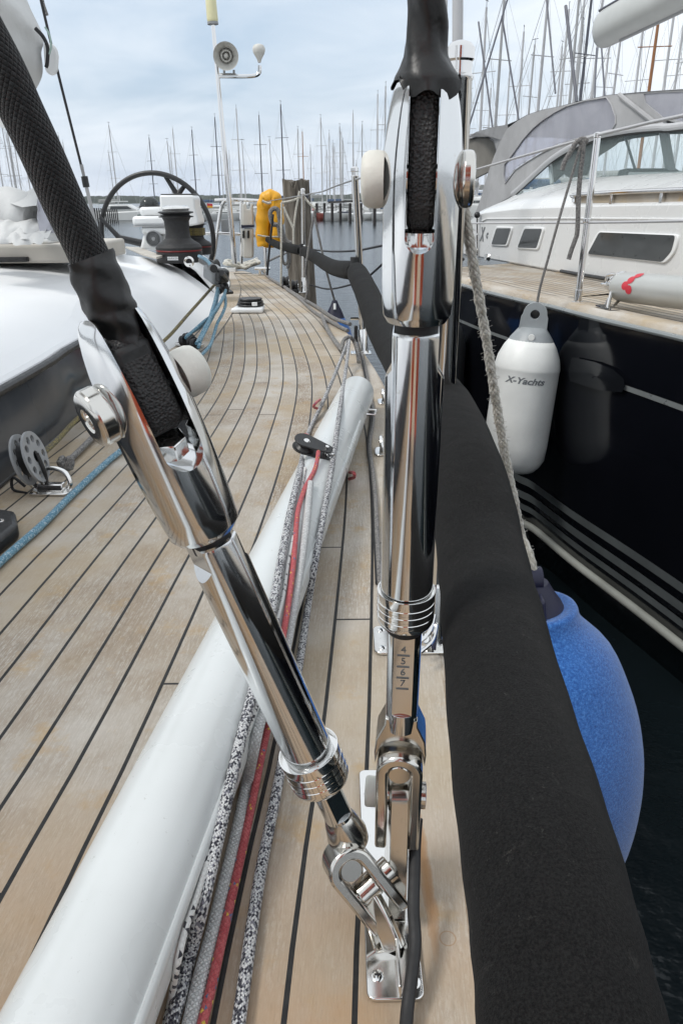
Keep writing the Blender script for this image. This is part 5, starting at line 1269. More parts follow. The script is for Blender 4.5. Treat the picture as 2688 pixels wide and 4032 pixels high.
# cabin side plane
q0=G((1805,996),ZD);q1=G((2396,1100),ZD)
cu=unit(Vec((q1.x-q0.x,q1.y-q0.y,0))); cn=Vec((-cu.y,cu.x,0)); 
if cn.x<0: cn=-cn
print('cabin',q0,q1,cu)
def CP(px,off=0): return HP(px,q0+cn*off,cn)
out=[Z7(*p) for p in ((60,530),(48,470),(75,380),(110,290),(150,250),(205,232),(420,205),(800,187),(1200,176),(1568,168))]+[(2900,792),(2900,1200)]+[Z7(1060,695),Z7(720,625)]
pts=[CP(p) for p in out]; ztop=pts[8].z
for i in (0,-1,-2,-3): pts[i].z=min(pts[i].z,ZD-.01) if i!=0 else pts[i].z
far_end=CP((2900,792)); e2_=far_end+cu*2.2
pts[10]=e2_; pts[11]=Vec((e2_.x,e2_.y,ZD-.02))
MB().prismP(pts,cn*.03).build('cabin_side',M['cream_gel'],NB,bevel=.012)
# moulded step along the side: a shallow proud band
bb=[Z7(*p) for p in ((190,300),(225,282),(800,278),(1568,285))]; 
MB().tube([CP(p)-cn*.001 for p in bb]+[CP(bb[-1])+cu*2],.006,8).build('moulded_line',M['cream_gel'],NB)
# coachroof shoulder up to the windscreen base
top=[CP(Z7(*p)) for p in ((150,250),(205,232),(420,205),(800,187),(1200,176),(1568,168))]; top.append(top[-1]+cu*2.4)
r1=[(430,1340),(560,1290),(700,1258),(1000,1215),(1300,1195),(1568,1185)]
w1_=[CP(Z3(*p),.42) for p in r1]; w1_=[w1_[0]-cu*.25-Vec((0,0,.05))]+w1_; w1_.append(w1_[-1]+cu*2.4)
rows=[]
def resamp(P,n):
    L=[0]
    for a,b in zip(P,P[1:]): L.append(L[-1]+(b-a).length)
    return [Vec((interp(list(zip(L,[p.x for p in P])),L[-1]*i/(n-1)),interp(list(zip(L,[p.y for p in P])),L[-1]*i/(n-1)),interp(list(zip(L,[p.z for p in P])),L[-1]*i/(n-1)))) for i in range(n)]
A1=resamp(top,24); A2=resamp(w1_,24)
for a,b in zip(A1,A2):
    hgt=b.z-a.z
    rows.append([a+cn*.012-Vec((0,0,.02)),a+cn*.022+Vec((0,0,.0)),a.lerp(b,.12)+Vec((0,0,hgt*.10)),a.lerp(b,.3)+Vec((0,0,hgt*.14)),a.lerp(b,.6)+Vec((0,0,hgt*.12)),b,b+cn*.8+Vec((0,0,.05)),b+cn*1.9+Vec((0,0,.02))])
MB().grid(rows).build('coachroof',M['cream_gel'],NB,ang=60)
# cabin front/rear closing so the interior is never open
MB().prismP([pts[0],pts[2],pts[4],w1_[0],Vec((w1_[0].x,w1_[0].y,ZD-.02))],cn*.02).build('cabin_end',M['cream_gel'],NB)
def roundpoly(P,r,n=4):
    out=[];m=len(P)
    for i in range(m):
        a,b,c=P[i-1],P[i],P[(i+1)%m]; d1=unit(a-b);d2=unit(c-b); rr=min(r,(a-b).length*.45,(c-b).length*.45)
        for k in range(n+1):
            t=k/n; out.append((b+d1*rr)*(1-t)**2+b*2*t*(1-t)+(b+d2*rr)*t*t)
    return out
def port(l,name='cabin_window',grow=1.22,studs=()):
    P=[CP(Z7(*p)) for p in l]; c=Vec((0,0,0))
    for p in P: c+=p
    c/=len(P)
    g=[p+unit(p-c)*.024 for p in P]
    w=MB().prismP([p+cn*.004 for p in roundpoly(g,.03)],-cn*.014).build('window_frame',M['gel'],NB,bevel=.004)
    MB().prismP([p-cn*.0075 for p in roundpoly(P,.018)],-cn*.004).build('pane',M['cabinwin'],w)
    for s_ in studs: MB().lathe(CP(Z7(*s_))-cn*.011,-cn,[(0,.004),(.002,.003)],10).build('stud',M['black'],w)
port(((262,457),(297,346),(398,346),(362,458)))
port(((442,478),(490,350),(612,350),(572,482)))
port(((925,522),(1005,373),(1528,395),(1500,505),(1436,577)),studs=((1028,398),(1165,405),(1315,412),(1485,418),(972,505),(1104,518),(1256,533),(1420,549)))
# emblem on the side
lo=CP(Z7(190,392))-cn*.002
textmesh('X',.13,lo,cu,(0,0,1),M['letter'],NB,'emblem_letter',.0006,.35,.004,xs=.62)
textmesh('c',.075,CP(Z7(224,390))-cn*.002,cu,(0,0,1),M['letter'],NB,'emblem_letter',.0006,.35,.003,xs=.9)
# teak strip and stainless handrail on the shoulder
tr_=[CP(Z3(*p),.10) for p in ((832,1388),(850,1345),(1568,1318))]; 
MB().prismP([CP(Z3(812,1392),.025),CP(Z3(838,1340),.025),CP(Z3(1568,1312),.025),CP(Z3(1568,1312),.025)+cu*1.5,CP(Z3(1568,1388),.025)+cu*1.5,CP(Z3(1568,1388),.025)],cn*.05).build('teak_strip',M['teake'],NB)
hr=[CP(Z3(818,1388),.01),CP(Z3(822,1352),.01),CP(Z3(850,1336),.01),CP(Z3(1568,1302),.01)]; hr.append(hr[-1]+cu*1.5)
hr_o=MB().tube(smoothpath(hr,5),.011,10).build('handrail',M['rail'],NB)
for x in (1085,1430): 
    t=CP(Z3(x,1325 if x<1200 else 1310),.015); MB().box(t-Vec((0,0,.025)),(.022,.02,.055),cu,cn,(0,0,1)).build('stand_off',M['rail'],hr_o,bevel=.003)
# windscreen
f1=[(432,1325),(540,1225),(660,1118),(780,1040),(900,985),(1000,950),(1200,912),(1400,893),(1568,882)]
G1=[CP(Z3(*p),.45) for p in f1]; G1.append(G1[-1]+cu*1.2)
base1=[CP(Z3(*p),.45) for p in r1]; base1.append(base1[-1]+cu*1.2)
MB().prismP(G1+list(reversed(base1)),cn*.006).build('windscreen',M['glass'],NB)
MB().tube(smoothpath([p-cn*.01 for p in G1],4),.013,10).build('windscreen_rubber',M['rubber'],NB)
fr2=[CP(Z3(x,y-22),.43) for x,y in [(400,1350)]+f1]; fr2.append(fr2[-1]+cu*1.2)
MB().tube(smoothpath(fr2,4),.018,10).build('windscreen_frame',M['alupale'],NB)
MB().tube([CP(Z3(655,1120),.47),CP(Z3(668,1262),.47)],.014,8).build('windscreen_post',M['alupale'],NB)
MB().tube([CP(Z3(1435,905),.9),CP(Z3(1482,1185),.9)],.030,10).build('windscreen_post',M['alupale'],NB)
MB().tube([CP(Z3(1165,925),.8),CP(Z3(1245,1190),.8)],.008,8).build('strut',M['aludark'],NB)
MB().prismP([CP(Z3(*p),.60) for p in ((1100,1238),(1122,1165),(1175,1155),(1200,1172),(1568,1178),(1568,1232))],cn*.35).build('deck_hatch',M['black'],NB,bevel=.01)
MB().tube([CP(Z3(1200,1192),.58),CP(Z3(1568,1190),.58)],.010,8).build('hatch_frame',M['alu'],NB)
# sprayhood
sh=thing('sprayhood','grey canvas sprayhood with clear side windows on the neighbouring yacht','sprayhood',tuple(CP(Z3(300,1400),.4)))
sideL=[(128,1500),(180,1360),(225,1200),(272,1068),(320,960),(360,882),(430,830),(500,788),(600,755),(715,732),(870,692),(1060,652),(1130,648),(1230,730),(1352,832),(1200,870),(1000,925),(830,990),(740,1030),(640,1105),(540,1205),(440,1308),(375,1355),(290,1400),(200,1440)]
win=[(345,1130),(400,1060),(470,960),(540,880),(610,822),(690,770),(770,728),(900,690),(1045,668),(1080,720),(1108,800),(1108,850),(1085,888),(950,925),(830,955),(700,1000),(600,1050),(500,1110),(420,1165),(350,1260),(340,1200)]
OF=.50
def hoodp(p,off=OF): return CP(Z3(*p),off)
pn_=MB().prismP([hoodp(p) for p in sideL],cn*.012).build('side_panel',M['canvas'],sh)
boolcut(pn_,[MB().prismP([hoodp(p,OF)-cn*.1 for p in win],cn*.25)])
MB().prismP([hoodp(p,OF+.004) for p in [(x+(8 if x>700 else -8),y-8) for x,y in win]],cn*.004).build('clear_window',M['vinyl'],sh)
MB().tube([hoodp(p)-cn*.004 for p in win],.0045,6,closed=True).build('window_binding',M['canvas'],sh)
MB().prismP([hoodp(p,OF+.03) for p in ((1058,655),(1135,650),(1350,835),(1108,885),(1112,800),(1085,715))],cn*.006).build('dark_panel',M['canvasdark'],sh)
side2=[(1125,646),(1240,636),(1400,624),(1568,613),(1800,606),(1800,868),(1568,852),(1430,822),(1352,832)]
p2_=MB().prismP([hoodp(p,OF+.006) for p in side2],cn*.012).build('aft_panel',M['canvas'],sh)
w2_=[(1288,645),(1400,636),(1568,630),(1790,622),(1790,850),(1568,838),(1420,805),(1300,705)]
boolcut(p2_,[MB().prismP([hoodp(p,OF)-cn*.1 for p in w2_],cn*.25)])
MB().prismP([hoodp(p,OF+.012) for p in [(1280,640),(1400,630),(1568,624),(1795,618),(1795,855),(1568,842),(1415,810),(1295,708)]],cn*.004).build('clear_window',M['vinyl'],sh)
MB().tube([hoodp(p,OF-.006) for p in ((1130,650),(1240,738),(1362,835),(1440,850))],.014,8).build('strap',M['canvas'],sh)
MB().tube([hoodp(p,OF-.008) for p in ((1150,655),(1250,735),(1355,826))],.004,6).build('zip',M['blackline'],sh)
tl=[(60,955),(150,905),(260,872),(360,855),(430,825),(500,786),(600,753),(715,730),(870,690),(1060,650),(1240,634),(1400,622),(1568,612),(1800,604)]
tops=[hoodp(p) for p in tl]; tops[:3]=[hoodp(p,OF+.45-.12*i) for i,p in enumerate(tl[:3])]
MB().grid([[p,p+cn*.15+Vec((0,0,.012)),p+cn*.5+Vec((0,0,.02)),p+cn*1.0+Vec((0,0,.02)),p+cn*1.5+Vec((0,0,-.01)),p+cn*1.7+Vec((0,0,-.05))] for p in tops]).build('top_panel',M['canvas'],sh,ang=70)
sd_=[tops[0],tops[1],tops[2],tops[3],hoodp((362,880)),hoodp((320,960)),hoodp((290,1035),OF+.05),hoodp((270,965),OF+.2),hoodp((235,937),OF+.3),hoodp((160,938),OF+.4)]
MB().prismP(sd_,cn*.008).build('wing_panel',M['canvas'],sh)
MB().prismP([hoodp(p,OF+.42) for p in ((50,968),(150,938),(235,942),(272,975),(292,1035),(282,1080),(262,1165),(120,1235),(40,1250))],cn*.02).build('rear_curtain',M['canvasdark'],sh)
MB().tube([hoodp(p,OF+.40) for p in ((50,966),(150,936),(235,940),(272,972),(292,1035))],.008,8).build('piping',M['canvas'],sh)
for a,b in (((360,1150),(385,1268)),((372,1185),(365,1262))): MB().tube([hoodp(a,1.6),hoodp(b,1.6)],.012,8).build('inner_post',M['alupale'],sh)
for l in (((930,700),(1010,800),(1058,885)),((985,690),(1050,790),(1072,880)),((875,720),(905,800),(915,900))): MB().tube(smoothpath([hoodp(p,OF+.25) for p in l],4),.004,6).build('inner_seam',M['canvasdark'],sh)
ct=thing('canvas_seat','grey patch of canvas hanging inside the neighbouring windscreen','canvas',tuple(CP(Z3(800,1200),1.1)))
MB().prismP([CP(Z3(*p),1.1) for p in ((668,1115),(760,1040),(1000,960),(1160,930),(1085,1000),(985,1065),(920,1130),(900,1200),(790,1220),(740,1190),(675,1250))],cn*.02).build('cloth',M['canvasdark'],ct)
# stanchions and wires of the neighbour
def nstan(bp,tpx,lab,r=.0125,oz=ZD):
    b=G(bp,oz); 
    t=V(tpx,b.y); t.x=lerp(t.x,t.x,1)
    o=thing('stanchion',lab,'stanchion',tuple(b),'guard rail stanchions on the neighbouring yacht'); ax=unit(t-b);L=(t-b).length
    MB().lathe(b,ax,[(0,r*2.0),(.006,r*1.9),(.007,r*1.25),(.05,r*1.22),(.052,r),(L-.02,r*.98),(L-.018,r*1.15),(L-.004,r*1.1),(L,r*.5)],20).build('post',M['rail'],o,ang=30)
    MB().lathe(b+ax*L*.49,ax,[(0,r*1.1),(.003,r*1.4),(.014,r*1.4),(.017,r*1.1)],18).build('eye_ring',M['rail'],o)
    return b,t
nb,nt=nstan(Z7(842,858),Z3(984,905),'steel stanchion beside the hanging white fender on the neighbouring yacht')
bL,tL=nstan(Z7(158,540),Z7(156,255),'short thin stanchion with a dark ball near the emblem',.006)
single(MB().ball(tL,.022,16,10),'rubber_ball',M['black'],'dark rubber ball on the thin stanchion','ball')
upL=V(Z3(130,1168),nb.y+1.5); upR=nt+cu*1.6+Vec((0,0,.03)); upR=V(Z3(1700,765),nb.y-.75)
rope('guard_wire',[upL,nt-Vec((0,0,.01)),upR],.0055,M['alupale'],'upper guard wire of the neighbouring yacht','guard wire',k=2,n=8)
lm=nb.lerp(nt,.49)
rope('guard_wire',[V(Z3(60,1532),nb.y+1.5),lm,V(Z3(1700,1512),nb.y-.75)],.0045,M['alupale'],'lower guard wire of the neighbouring yacht','guard wire',k=2,n=8)
# straps and fender line
wtop=CP(Z3(862,985),-.30); 
gp='grey straps knotted on the guard wire'
yS=nb.y-.03
V3=lambda l,Y=yS:[V(Z3(*p),Y) for p in l]
rope('strap',V3([(905,958),(880,968),(850,965),(825,990),(790,1050),(755,1110),(738,1168)]),.009,M['greyrope'],'short curled end of the grey strap knotted on the guard wire','strap',gp)
rope('strap',V3([(885,965),(878,1060),(862,1200),(850,1350),(846,1500),(840,1600),(825,1650),(800,1720),(782,1780)]),.009,M['greyrope'],'long grey strap hanging in front of the white cabin','strap',gp)
rope('strap',V3([(858,975),(884,985),(905,962),(870,952),(845,972)]),.008,M['greyrope'],'knot of the grey strap on the guard wire','strap',gp)
# white fender with print
fY=nb.y-.05
ft_=V((2111,1200),fY); fb_=V((2012,1842),fY-.04)
fax=unit(ft_-fb_); FL=(ft_-fb_).length
wf=thing('fender','white fender with grey top and dark printed name hanging on the dark hull','fender',tuple(ft_))
rF=126/F*depth(ft_.lerp(fb_,.4))
MB().lathe(fb_,fax,[(-.012,.001),(-.01,rF*.45),(.0,rF*.72),(.02,rF*.86),(.05,rF*.97),(.10,rF*1.0),(.11,rF*1.005),(FL*.40,rF*1.0),(FL*.55,rF*1.0),(FL*.62,rF*1.0),(FL*.625,rF*1.008),(FL*.64,rF*1.006),(FL*.70,rF*.94),(FL*.76,rF*.80),(FL*.80,rF*.66)],64).build('body',M['vinylwhite'],wf,ang=60)
gc=MB().lathe(fb_,fax,[(FL*.79,rF*.69),(FL*.805,rF*.655),(FL*.84,rF*.52),(FL*.87,rF*.40)],40)
gc.build('grey_shoulder',M['greyvinyl'],wf,ang=60)
vw=unit(CAM-ft_); sx_=unit(fax.cross(vw)); 
ee=[(rF*.42,FL*.85),(rF*.40,FL*.93)]+[(rF*.36*math.cos(R_(a)),FL*.945+rF*.36*math.sin(R_(a))) for a in range(0,181,15)]+[(-rF*.40,FL*.93),(-rF*.42,FL*.85)]
nv=fax.cross(sx_)
eyo=MB().prism(ee,fb_,sx_,fax,nv,-rF*.20,rF*.20).build('eye_lug',M['greyvinyl'],wf)
boolcut(eyo,[MB().prism([(rF*.14*math.cos(2*math.pi*k/20),FL*.945+rF*.14*math.sin(2*math.pi*k/20)) for k in range(20)],fb_,sx_,fax,nv,-.2,.2)])
MB().lathe(fb_+fax*FL*.815+vw*rF*.60,vw,[(0,rF*.10),(rF*.06,rF*.09)],16).build('valve',M['vinylwhite'],wf)
tx_=-sx_ if sx_.dot(CM@Vec((1,0,0)))<0 else sx_
vz=tx_.cross(fax)
rt_=unit(tx_+vw*-.0)
textmesh('X-Yachts',rF*.262,fb_,rt_,fax,M['letter'],wf,'print',.0004,.3,.0010,wrap=(fb_+fax*FL*.575,fax,rF),xs=1.22)
rope('fender_line',[V(Z3(868,985),fY+.02),V(Z7(712,300),fY),V(Z7(640,560),fY),V(Z7(590,740),fY),V(Z7(568,850),fY)]+[ft_-fax*.015],.0052,M['greyrope'],'thin grey line holding the white fender','fender line')
nf=G(Z7(60,1150),-.35); 
nf2=hp(idx(Z7(80,900)),-.02,.16)
f3=thing('fender','black fender low on the dark hull behind the upright turnbuckle','fender',(nf2.x,nf2.y,0))
MB().lathe(Vec((nf2.x,nf2.y,.04)),(0,0,-1),[(0,.03),(.05,.07),(.10,.12),(.2,.145),(.5,.145),(.62,.10),(.68,.03),(.78,.028),(.80,.01)],36).build('body',plain('grey_black_fender',(.035,.037,.04),.5),f3,ang=60)
# stowed spar with bracket along the far rail side
s0=CP(Z7(1070,735),-.33); sR=.0; 
s0=HP(Z7(1120,745),rail[idx(Z7(1000,900))]+inw(idx(Z7(1000,900)))*.17,cn); s1=HP((2760,1160),rail[idx(Z7(1000,900))]+inw(idx(Z7(1000,900)))*.17,cn); s1=s0+unit(Vec((s1.x-s0.x,s1.y-s0.y,(s1.z-s0.z))))*2.6
sax=unit(s1-s0); rS=98*.574/F*depth(s0)*.98
spar=thing('stowed_spar','silver spar with red logo stowed along the neighbouring deck','spar',tuple(s0))
MB().lathe(s0,sax,[(0,rS*.55),(.006,rS*.80),(.02,rS*.95),(.04,rS),(.06,rS),(.062,rS*1.01),(2.6,rS*1.01)],48).build('tube',M['silver'],spar,ang=30)
MB().lathe(s0,-sax,[(-.005,rS*.52),(.02,rS*.48),(.055,rS*.40),(.075,rS*.30),(.08,rS*.1)],28).build('end_fitting',M['rail'],spar,ang=25)
ssd=unit(sax.cross(Vec((0,0,1))));
for a in (0,1,2): 
    o_=Vec((0,0,1))*math.sin(R_(a*50+10))+(-cn)*math.cos(R_(a*50+10)); MB().tube(smoothpath([s0-sax*.07+o_*rS*.45,s0-sax*.04+o_*rS*.85,s0+sax*.01+o_*rS*.98],4),.006,8).build('end_cage',M['rail'],spar)
tang=unit(Vec((0,0,1)).cross(-cn)) 
oo=s0+sax*.155
hz_=-cn
for k_,(dx,dz,sz) in enumerate(((0.0,.0,1),)):
    pass
def wrapdot(ds,dang,rad_,nm):
    c_=s0+sax*(.13+ds); a=R_(32+dang); nrm=unit(hz_*math.cos(a)+Vec((0,0,1))*math.sin(a)); tg=nrm.cross(sax)
    rows=[];n=24
    for f in (0.01,.33,.66,1):
        r=[]
        for k in range(n):
            t=2*math.pi*k/n; x=rad_*f*math.cos(t); y=rad_*f*.8*math.sin(t); th=y/(rS*1.012)
            r.append(c_+sax*x+(nrm*math.cos(th)+tg*math.sin(th))*(rS*1.022+.0006*len(rows)*0+abs(ds)*.02))
        rows.append(r)
    return MB().grid(rows,closeu=True)
for ds,da in ((.0,-20),(.022,4),(.040,30),(.030,-34)):
    wrapdot(ds,da,.020,'logo').build('logo',M['letterred'],spar)
fb0=G(Z7(1045,905),ZD+.002)
br=thing('spar_bracket','small steel trestle holding the end of the stowed spar','bracket',tuple(fb0))
tpp=s0-sax*.03
MB().tube([fb0,tpp+Vec((0,0,.02))],.007,8).tube([G(Z7(1080,895),ZD),s0+sax*.03-Vec((0,0,rS*.8))],.006,8).tube([G(Z7(1010,895),ZD)]+[G(Z7(1025,890),ZD),tpp-Vec((0,0,.02))],.006,8).build('legs',M['rail'],br)
MB().prism(rrect(-.055,-.022,.055,.022,.01),fb0,cu,cn,(0,0,1),.006,.012).build('foot',M['rail'],br)
# mooring fittings
single(MB().lathe(G(Z7(240,545),ZD+.02),-cn,[(0,.022),(.006,.026),(.016,.018),(.03,.022)],20),'fairlead',M['chrome2'],'small round fairlead on the teak below the cabin windows','fairlead')
single(MB().tube([CP(Z7(730,640),-.03),CP(Z7(850,662),-.03),CP(Z7(1050,695),-.03)],.010,8),'genoa_track',M['black'],'black track at the foot of the white cabin side','track')
# grey furling boom
bo2=thing('boom','big grey furling boom of the neighbouring yacht at the top right','boom',tuple(CP(Z3(1000,210),1.6)))
b0=CP(Z3(1010,208),1.5); b1=CP(Z3(1640,-120),1.45)
bx=unit(b1-b0); rB=118*.574/F*depth(b0)
n=40;rows=[]
for t,s in ((0,.55),(.008,.80),(.03,.95),(.08,1.0),(.5,1.02),(1,1.03),(2.5,1.03),(4,1.03)):
    c_=b0+bx*t; u=unit(Vec((0,0,1))-bx*bx.z); w=bx.cross(u)
    rows.append([c_+(u*math.cos(2*math.pi*j/n)*1.0+w*math.sin(2*math.pi*j/n)*.75)*rB*s for j in range(n)])
m=MB().grid(rows,closeu=True).add(rows[0],[tuple(range(n))]); m.build('tube',M['silver'],bo2)
u=unit(Vec((0,0,1))-bx*bx.z)
MB().tube([b0+u*rB*.93-cn*rB*.33+bx*.02,b0+u*rB*.96-cn*rB*.33+bx*3],.011,8).build('slot_edge',M['aludark'],bo2)
MB().tube([b0-u*rB*1.0+bx*.35-cn*.01,b0-u*rB*1.02+bx*3-cn*.01],.016,8).build('lower_rail',M['alu'],bo2)
# pole at its stern
rp_=hp(0,.12)+inw(0)*.25; pb=V((1797,1090),rp_.y); tt_=V((1802,-260),rp_.y)
single(MB().tube([pb,tt_],.030,20),'radar_pole',M['alupale'],'pale vertical pole rising right behind the black shroud','pole')
single(MB().tube([pb+Vec((-.07,.1,0)),tt_+Vec((-.05,.1,0))],.012,10),'halyard',M['sail'],'cream halyard beside the pale vertical pole','rope')

gr='dark stays crossing behind the neighbouring sprayhood'
for a_,b_,lab in (((165,150),(262,880),'steep dark stay left of the thick grey mast behind the sprayhood'),((325,110),(442,830),'dark stay running down right of the thick grey mast'),((380,-60),(85,915),'dark stay slanting down to the left across the masts'),((628,-40),(692,640),'thin dark stay between two pale masts above the clear window'),((762,40),(838,700),'thicker black stay meeting the black mast above the sprayhood'),((975,330),(960,690),'left of two lines hanging below the grey boom'),((1008,330),(1032,690),'right of two lines hanging below the grey boom')):
    rope('rigging_wire',[V(Z3(*a_),16),V(Z3(*b_),15)],.016 if a_[0]!=762 else .028,M['aludark'],lab,'rigging line',gr,n=6)
# ================================================================== water, shore, piles and far boats
ZW=-1.15
w=single(MB().add([(-1250,-1250,ZW),(1250,-1250,ZW),(1250,1250,ZW),(-1250,1250,ZW)],[(0,1,2,3)]),'water',M['water'],None,None,kind='structure')
rnd=random.Random(11)
def ridge(R0,h0,h1,seed,name,a0=-90,a1=90,N=900,step=1.0):
    r=random.Random(seed); ph=[(r.uniform(3,90),r.random()*6,r.uniform(.3,1)) for _ in range(16)]
    rows=[]
    for i in range(N):
        a=R_(lerp(a0,a1,i/(N-1))); d=Vec((math.sin(a),math.cos(a),0))
        h=sum(w_*math.sin(a*f+p) for f,p,w_ in ph)/5
        z=lerp(h0,h1,.5+.5*max(-1,min(1,h)))+r.uniform(-.35,.35)*step
        P=d*R0
        rows.append([P+Vec((0,0,ZW-.5)),P+d*4+Vec((0,0,ZW+(z-ZW)*.55+r.uniform(-.3,.3))),P+d*14+Vec((0,0,ZW+(z-ZW)*.85+r.uniform(-.3,.3))),P+d*30+Vec((0,0,z)),P+d*260+Vec((0,0,z*.4))])
    return MB().grid(rows)
single(ridge(900,5.0,8.0,2,'s',-180,180,2400,1.2),'wooded_shore',M['shore'],None,None,kind='structure')
n=NT('haze'); n.t.nodes.remove(n.b); pv=n.n('ShaderNodeVolumePrincipled'); n.l(pv.outputs[0],n.out.inputs['Volume'])
pv.inputs['Color'].default_value=(.90,.93,.97,1); pv.inputs['Density'].default_value=.0002; pv.inputs['Anisotropy'].default_value=.2
hzb=MB().box((0,0,19),(2700,2700,44)).build('haze',n.m); recenter(hzb); tag(hzb,kind='stuff')
def prj_x(P): return proj(P)
# piling near the stern
pb0=V((1190,1200),9.4); pt0=V((1162,711),9.5)
pl=thing('mooring_pile','weathered grey wooden mooring pile with a split top','mooring pile',(pb0.x,pb0.y,ZW))
rows=[];n=36;rr0=random.Random(3)
base=Vec((pb0.x+.04,pb0.y,ZW-.3)); ax_=pt0-base
for i in range(26):
    t=i/25; row=[]
    for j in range(n):
        a=2*math.pi*j/n; r=.163*(1-.06*t)*(1+.035*math.sin(5*a+2)+.03*math.sin(9*a+1)+.012*math.sin(17*a+i*.3))
        z=0
        if i>=24: z=.012*math.sin(a*4)+rr0.uniform(-.012,.012); 
        if i==25 and abs(((a-4.6+math.pi)%(2*math.pi))-math.pi)<.22: z-=.10
        row.append(base+ax_*t+Vec((math.cos(a)*r,math.sin(a)*r,z)))
    rows.append(row)
c0=base+ax_*1.0
rows.append([c0+(p-c0)*.5+Vec((0,0,-.01)) for p in rows[-1]]); rows.append([c0+(p-c0)*.02 for p in rows[-1]])
MB().grid(rows,closeu=True).build('timber',M['piling'],pl,ang=50)
MB().tube([V((1188,768),9.25),V((1210,772),9.3),V((1210,781),9.3)],.018,8).build('iron_hook',M['aludark'],pl)
pk='mooring ropes running from the pile over the water'
rope('mooring_rope',[V((1222,982),9.3),V((1300,990),8.2),V((1400,987),7),V((1500,968),6),V((1620,950),5.2),Vec((.75,4.7,.2))],.009,M['blackline'],'upper dark mooring rope sagging over the water','mooring rope',pk)
rope('mooring_rope',[V((1222,1122),9.3),V((1295,1138),8.2),V((1396,1116),7),V((1450,1088),6.5),V((1560,1010),5.4),Vec((.60,4.55,.16))],.009,M['blackline'],'lower dark mooring rope sagging over the water','mooring rope',pk)
rope('mooring_rope',[V(Z5(690,745),6.6),V(Z5(790,698),7.2),V(Z5(900,650),9)],.010,M['greyrope'],'thin mooring rope rising from the stern to the pile','mooring rope',pk)
# dark piles
def pileset(lst,group,labels,r=.12):
    pr_=None
    for k,(x,yt,yb) in enumerate(lst):
        b=G((x,yb),ZW); t=V((x,yt),b.y); h=t.z-ZW
        nm='mooring_pile'
        rr=r*(1 if r>.05 else 1)
        m=MB().lathe(Vec((b.x,b.y,ZW-.4)),(0,0,1),[(0,rr),(h+.35,rr*.96),(h+.4,rr*.8)],10)
        o=m.build(nm,M['darkpile']); recenter(o); tag(o,labels(k),'mooring pile',group)
rightp=[(1221,800,869),(1248,800,870),(1278,800,871),(1308,800,872),(1340,800,874),(1378,800,875),(1420,800,878),(1474,810,884)]
ordw=['first','second','third','fourth','fifth','sixth','seventh','eighth','ninth','tenth','eleventh','twelfth','thirteenth']
pileset(rightp,'dark mooring piles before the white boats',lambda k:f'{ordw[k]} dark pile counted rightwards from the weathered wooden pile')
leftp=[(lerp(372,466,(i/12)**.9),lerp(818,824,i/12),lerp(900,872,i/12)) for i in range(13)]
pileset(leftp,'close row of dark piles seen through the steering wheel',lambda k:f'{ordw[k]} dark pile from the left in the close row left of the motor boat',.055)
j0=G((1290,872),ZW);j1=G((1425,878),ZW)
jt=thing('jetty','low dark jetty beam carried by the piles before the white boats','jetty',tuple(j0))
MB().prismP([V((1292,793),j0.y+.4),V((1440,787),j1.y+.4),V((1440,794),j1.y+.4),V((1292,801),j0.y+.4)],(0,1.2,0)).build('deck_beam',M['darkpile'],jt)
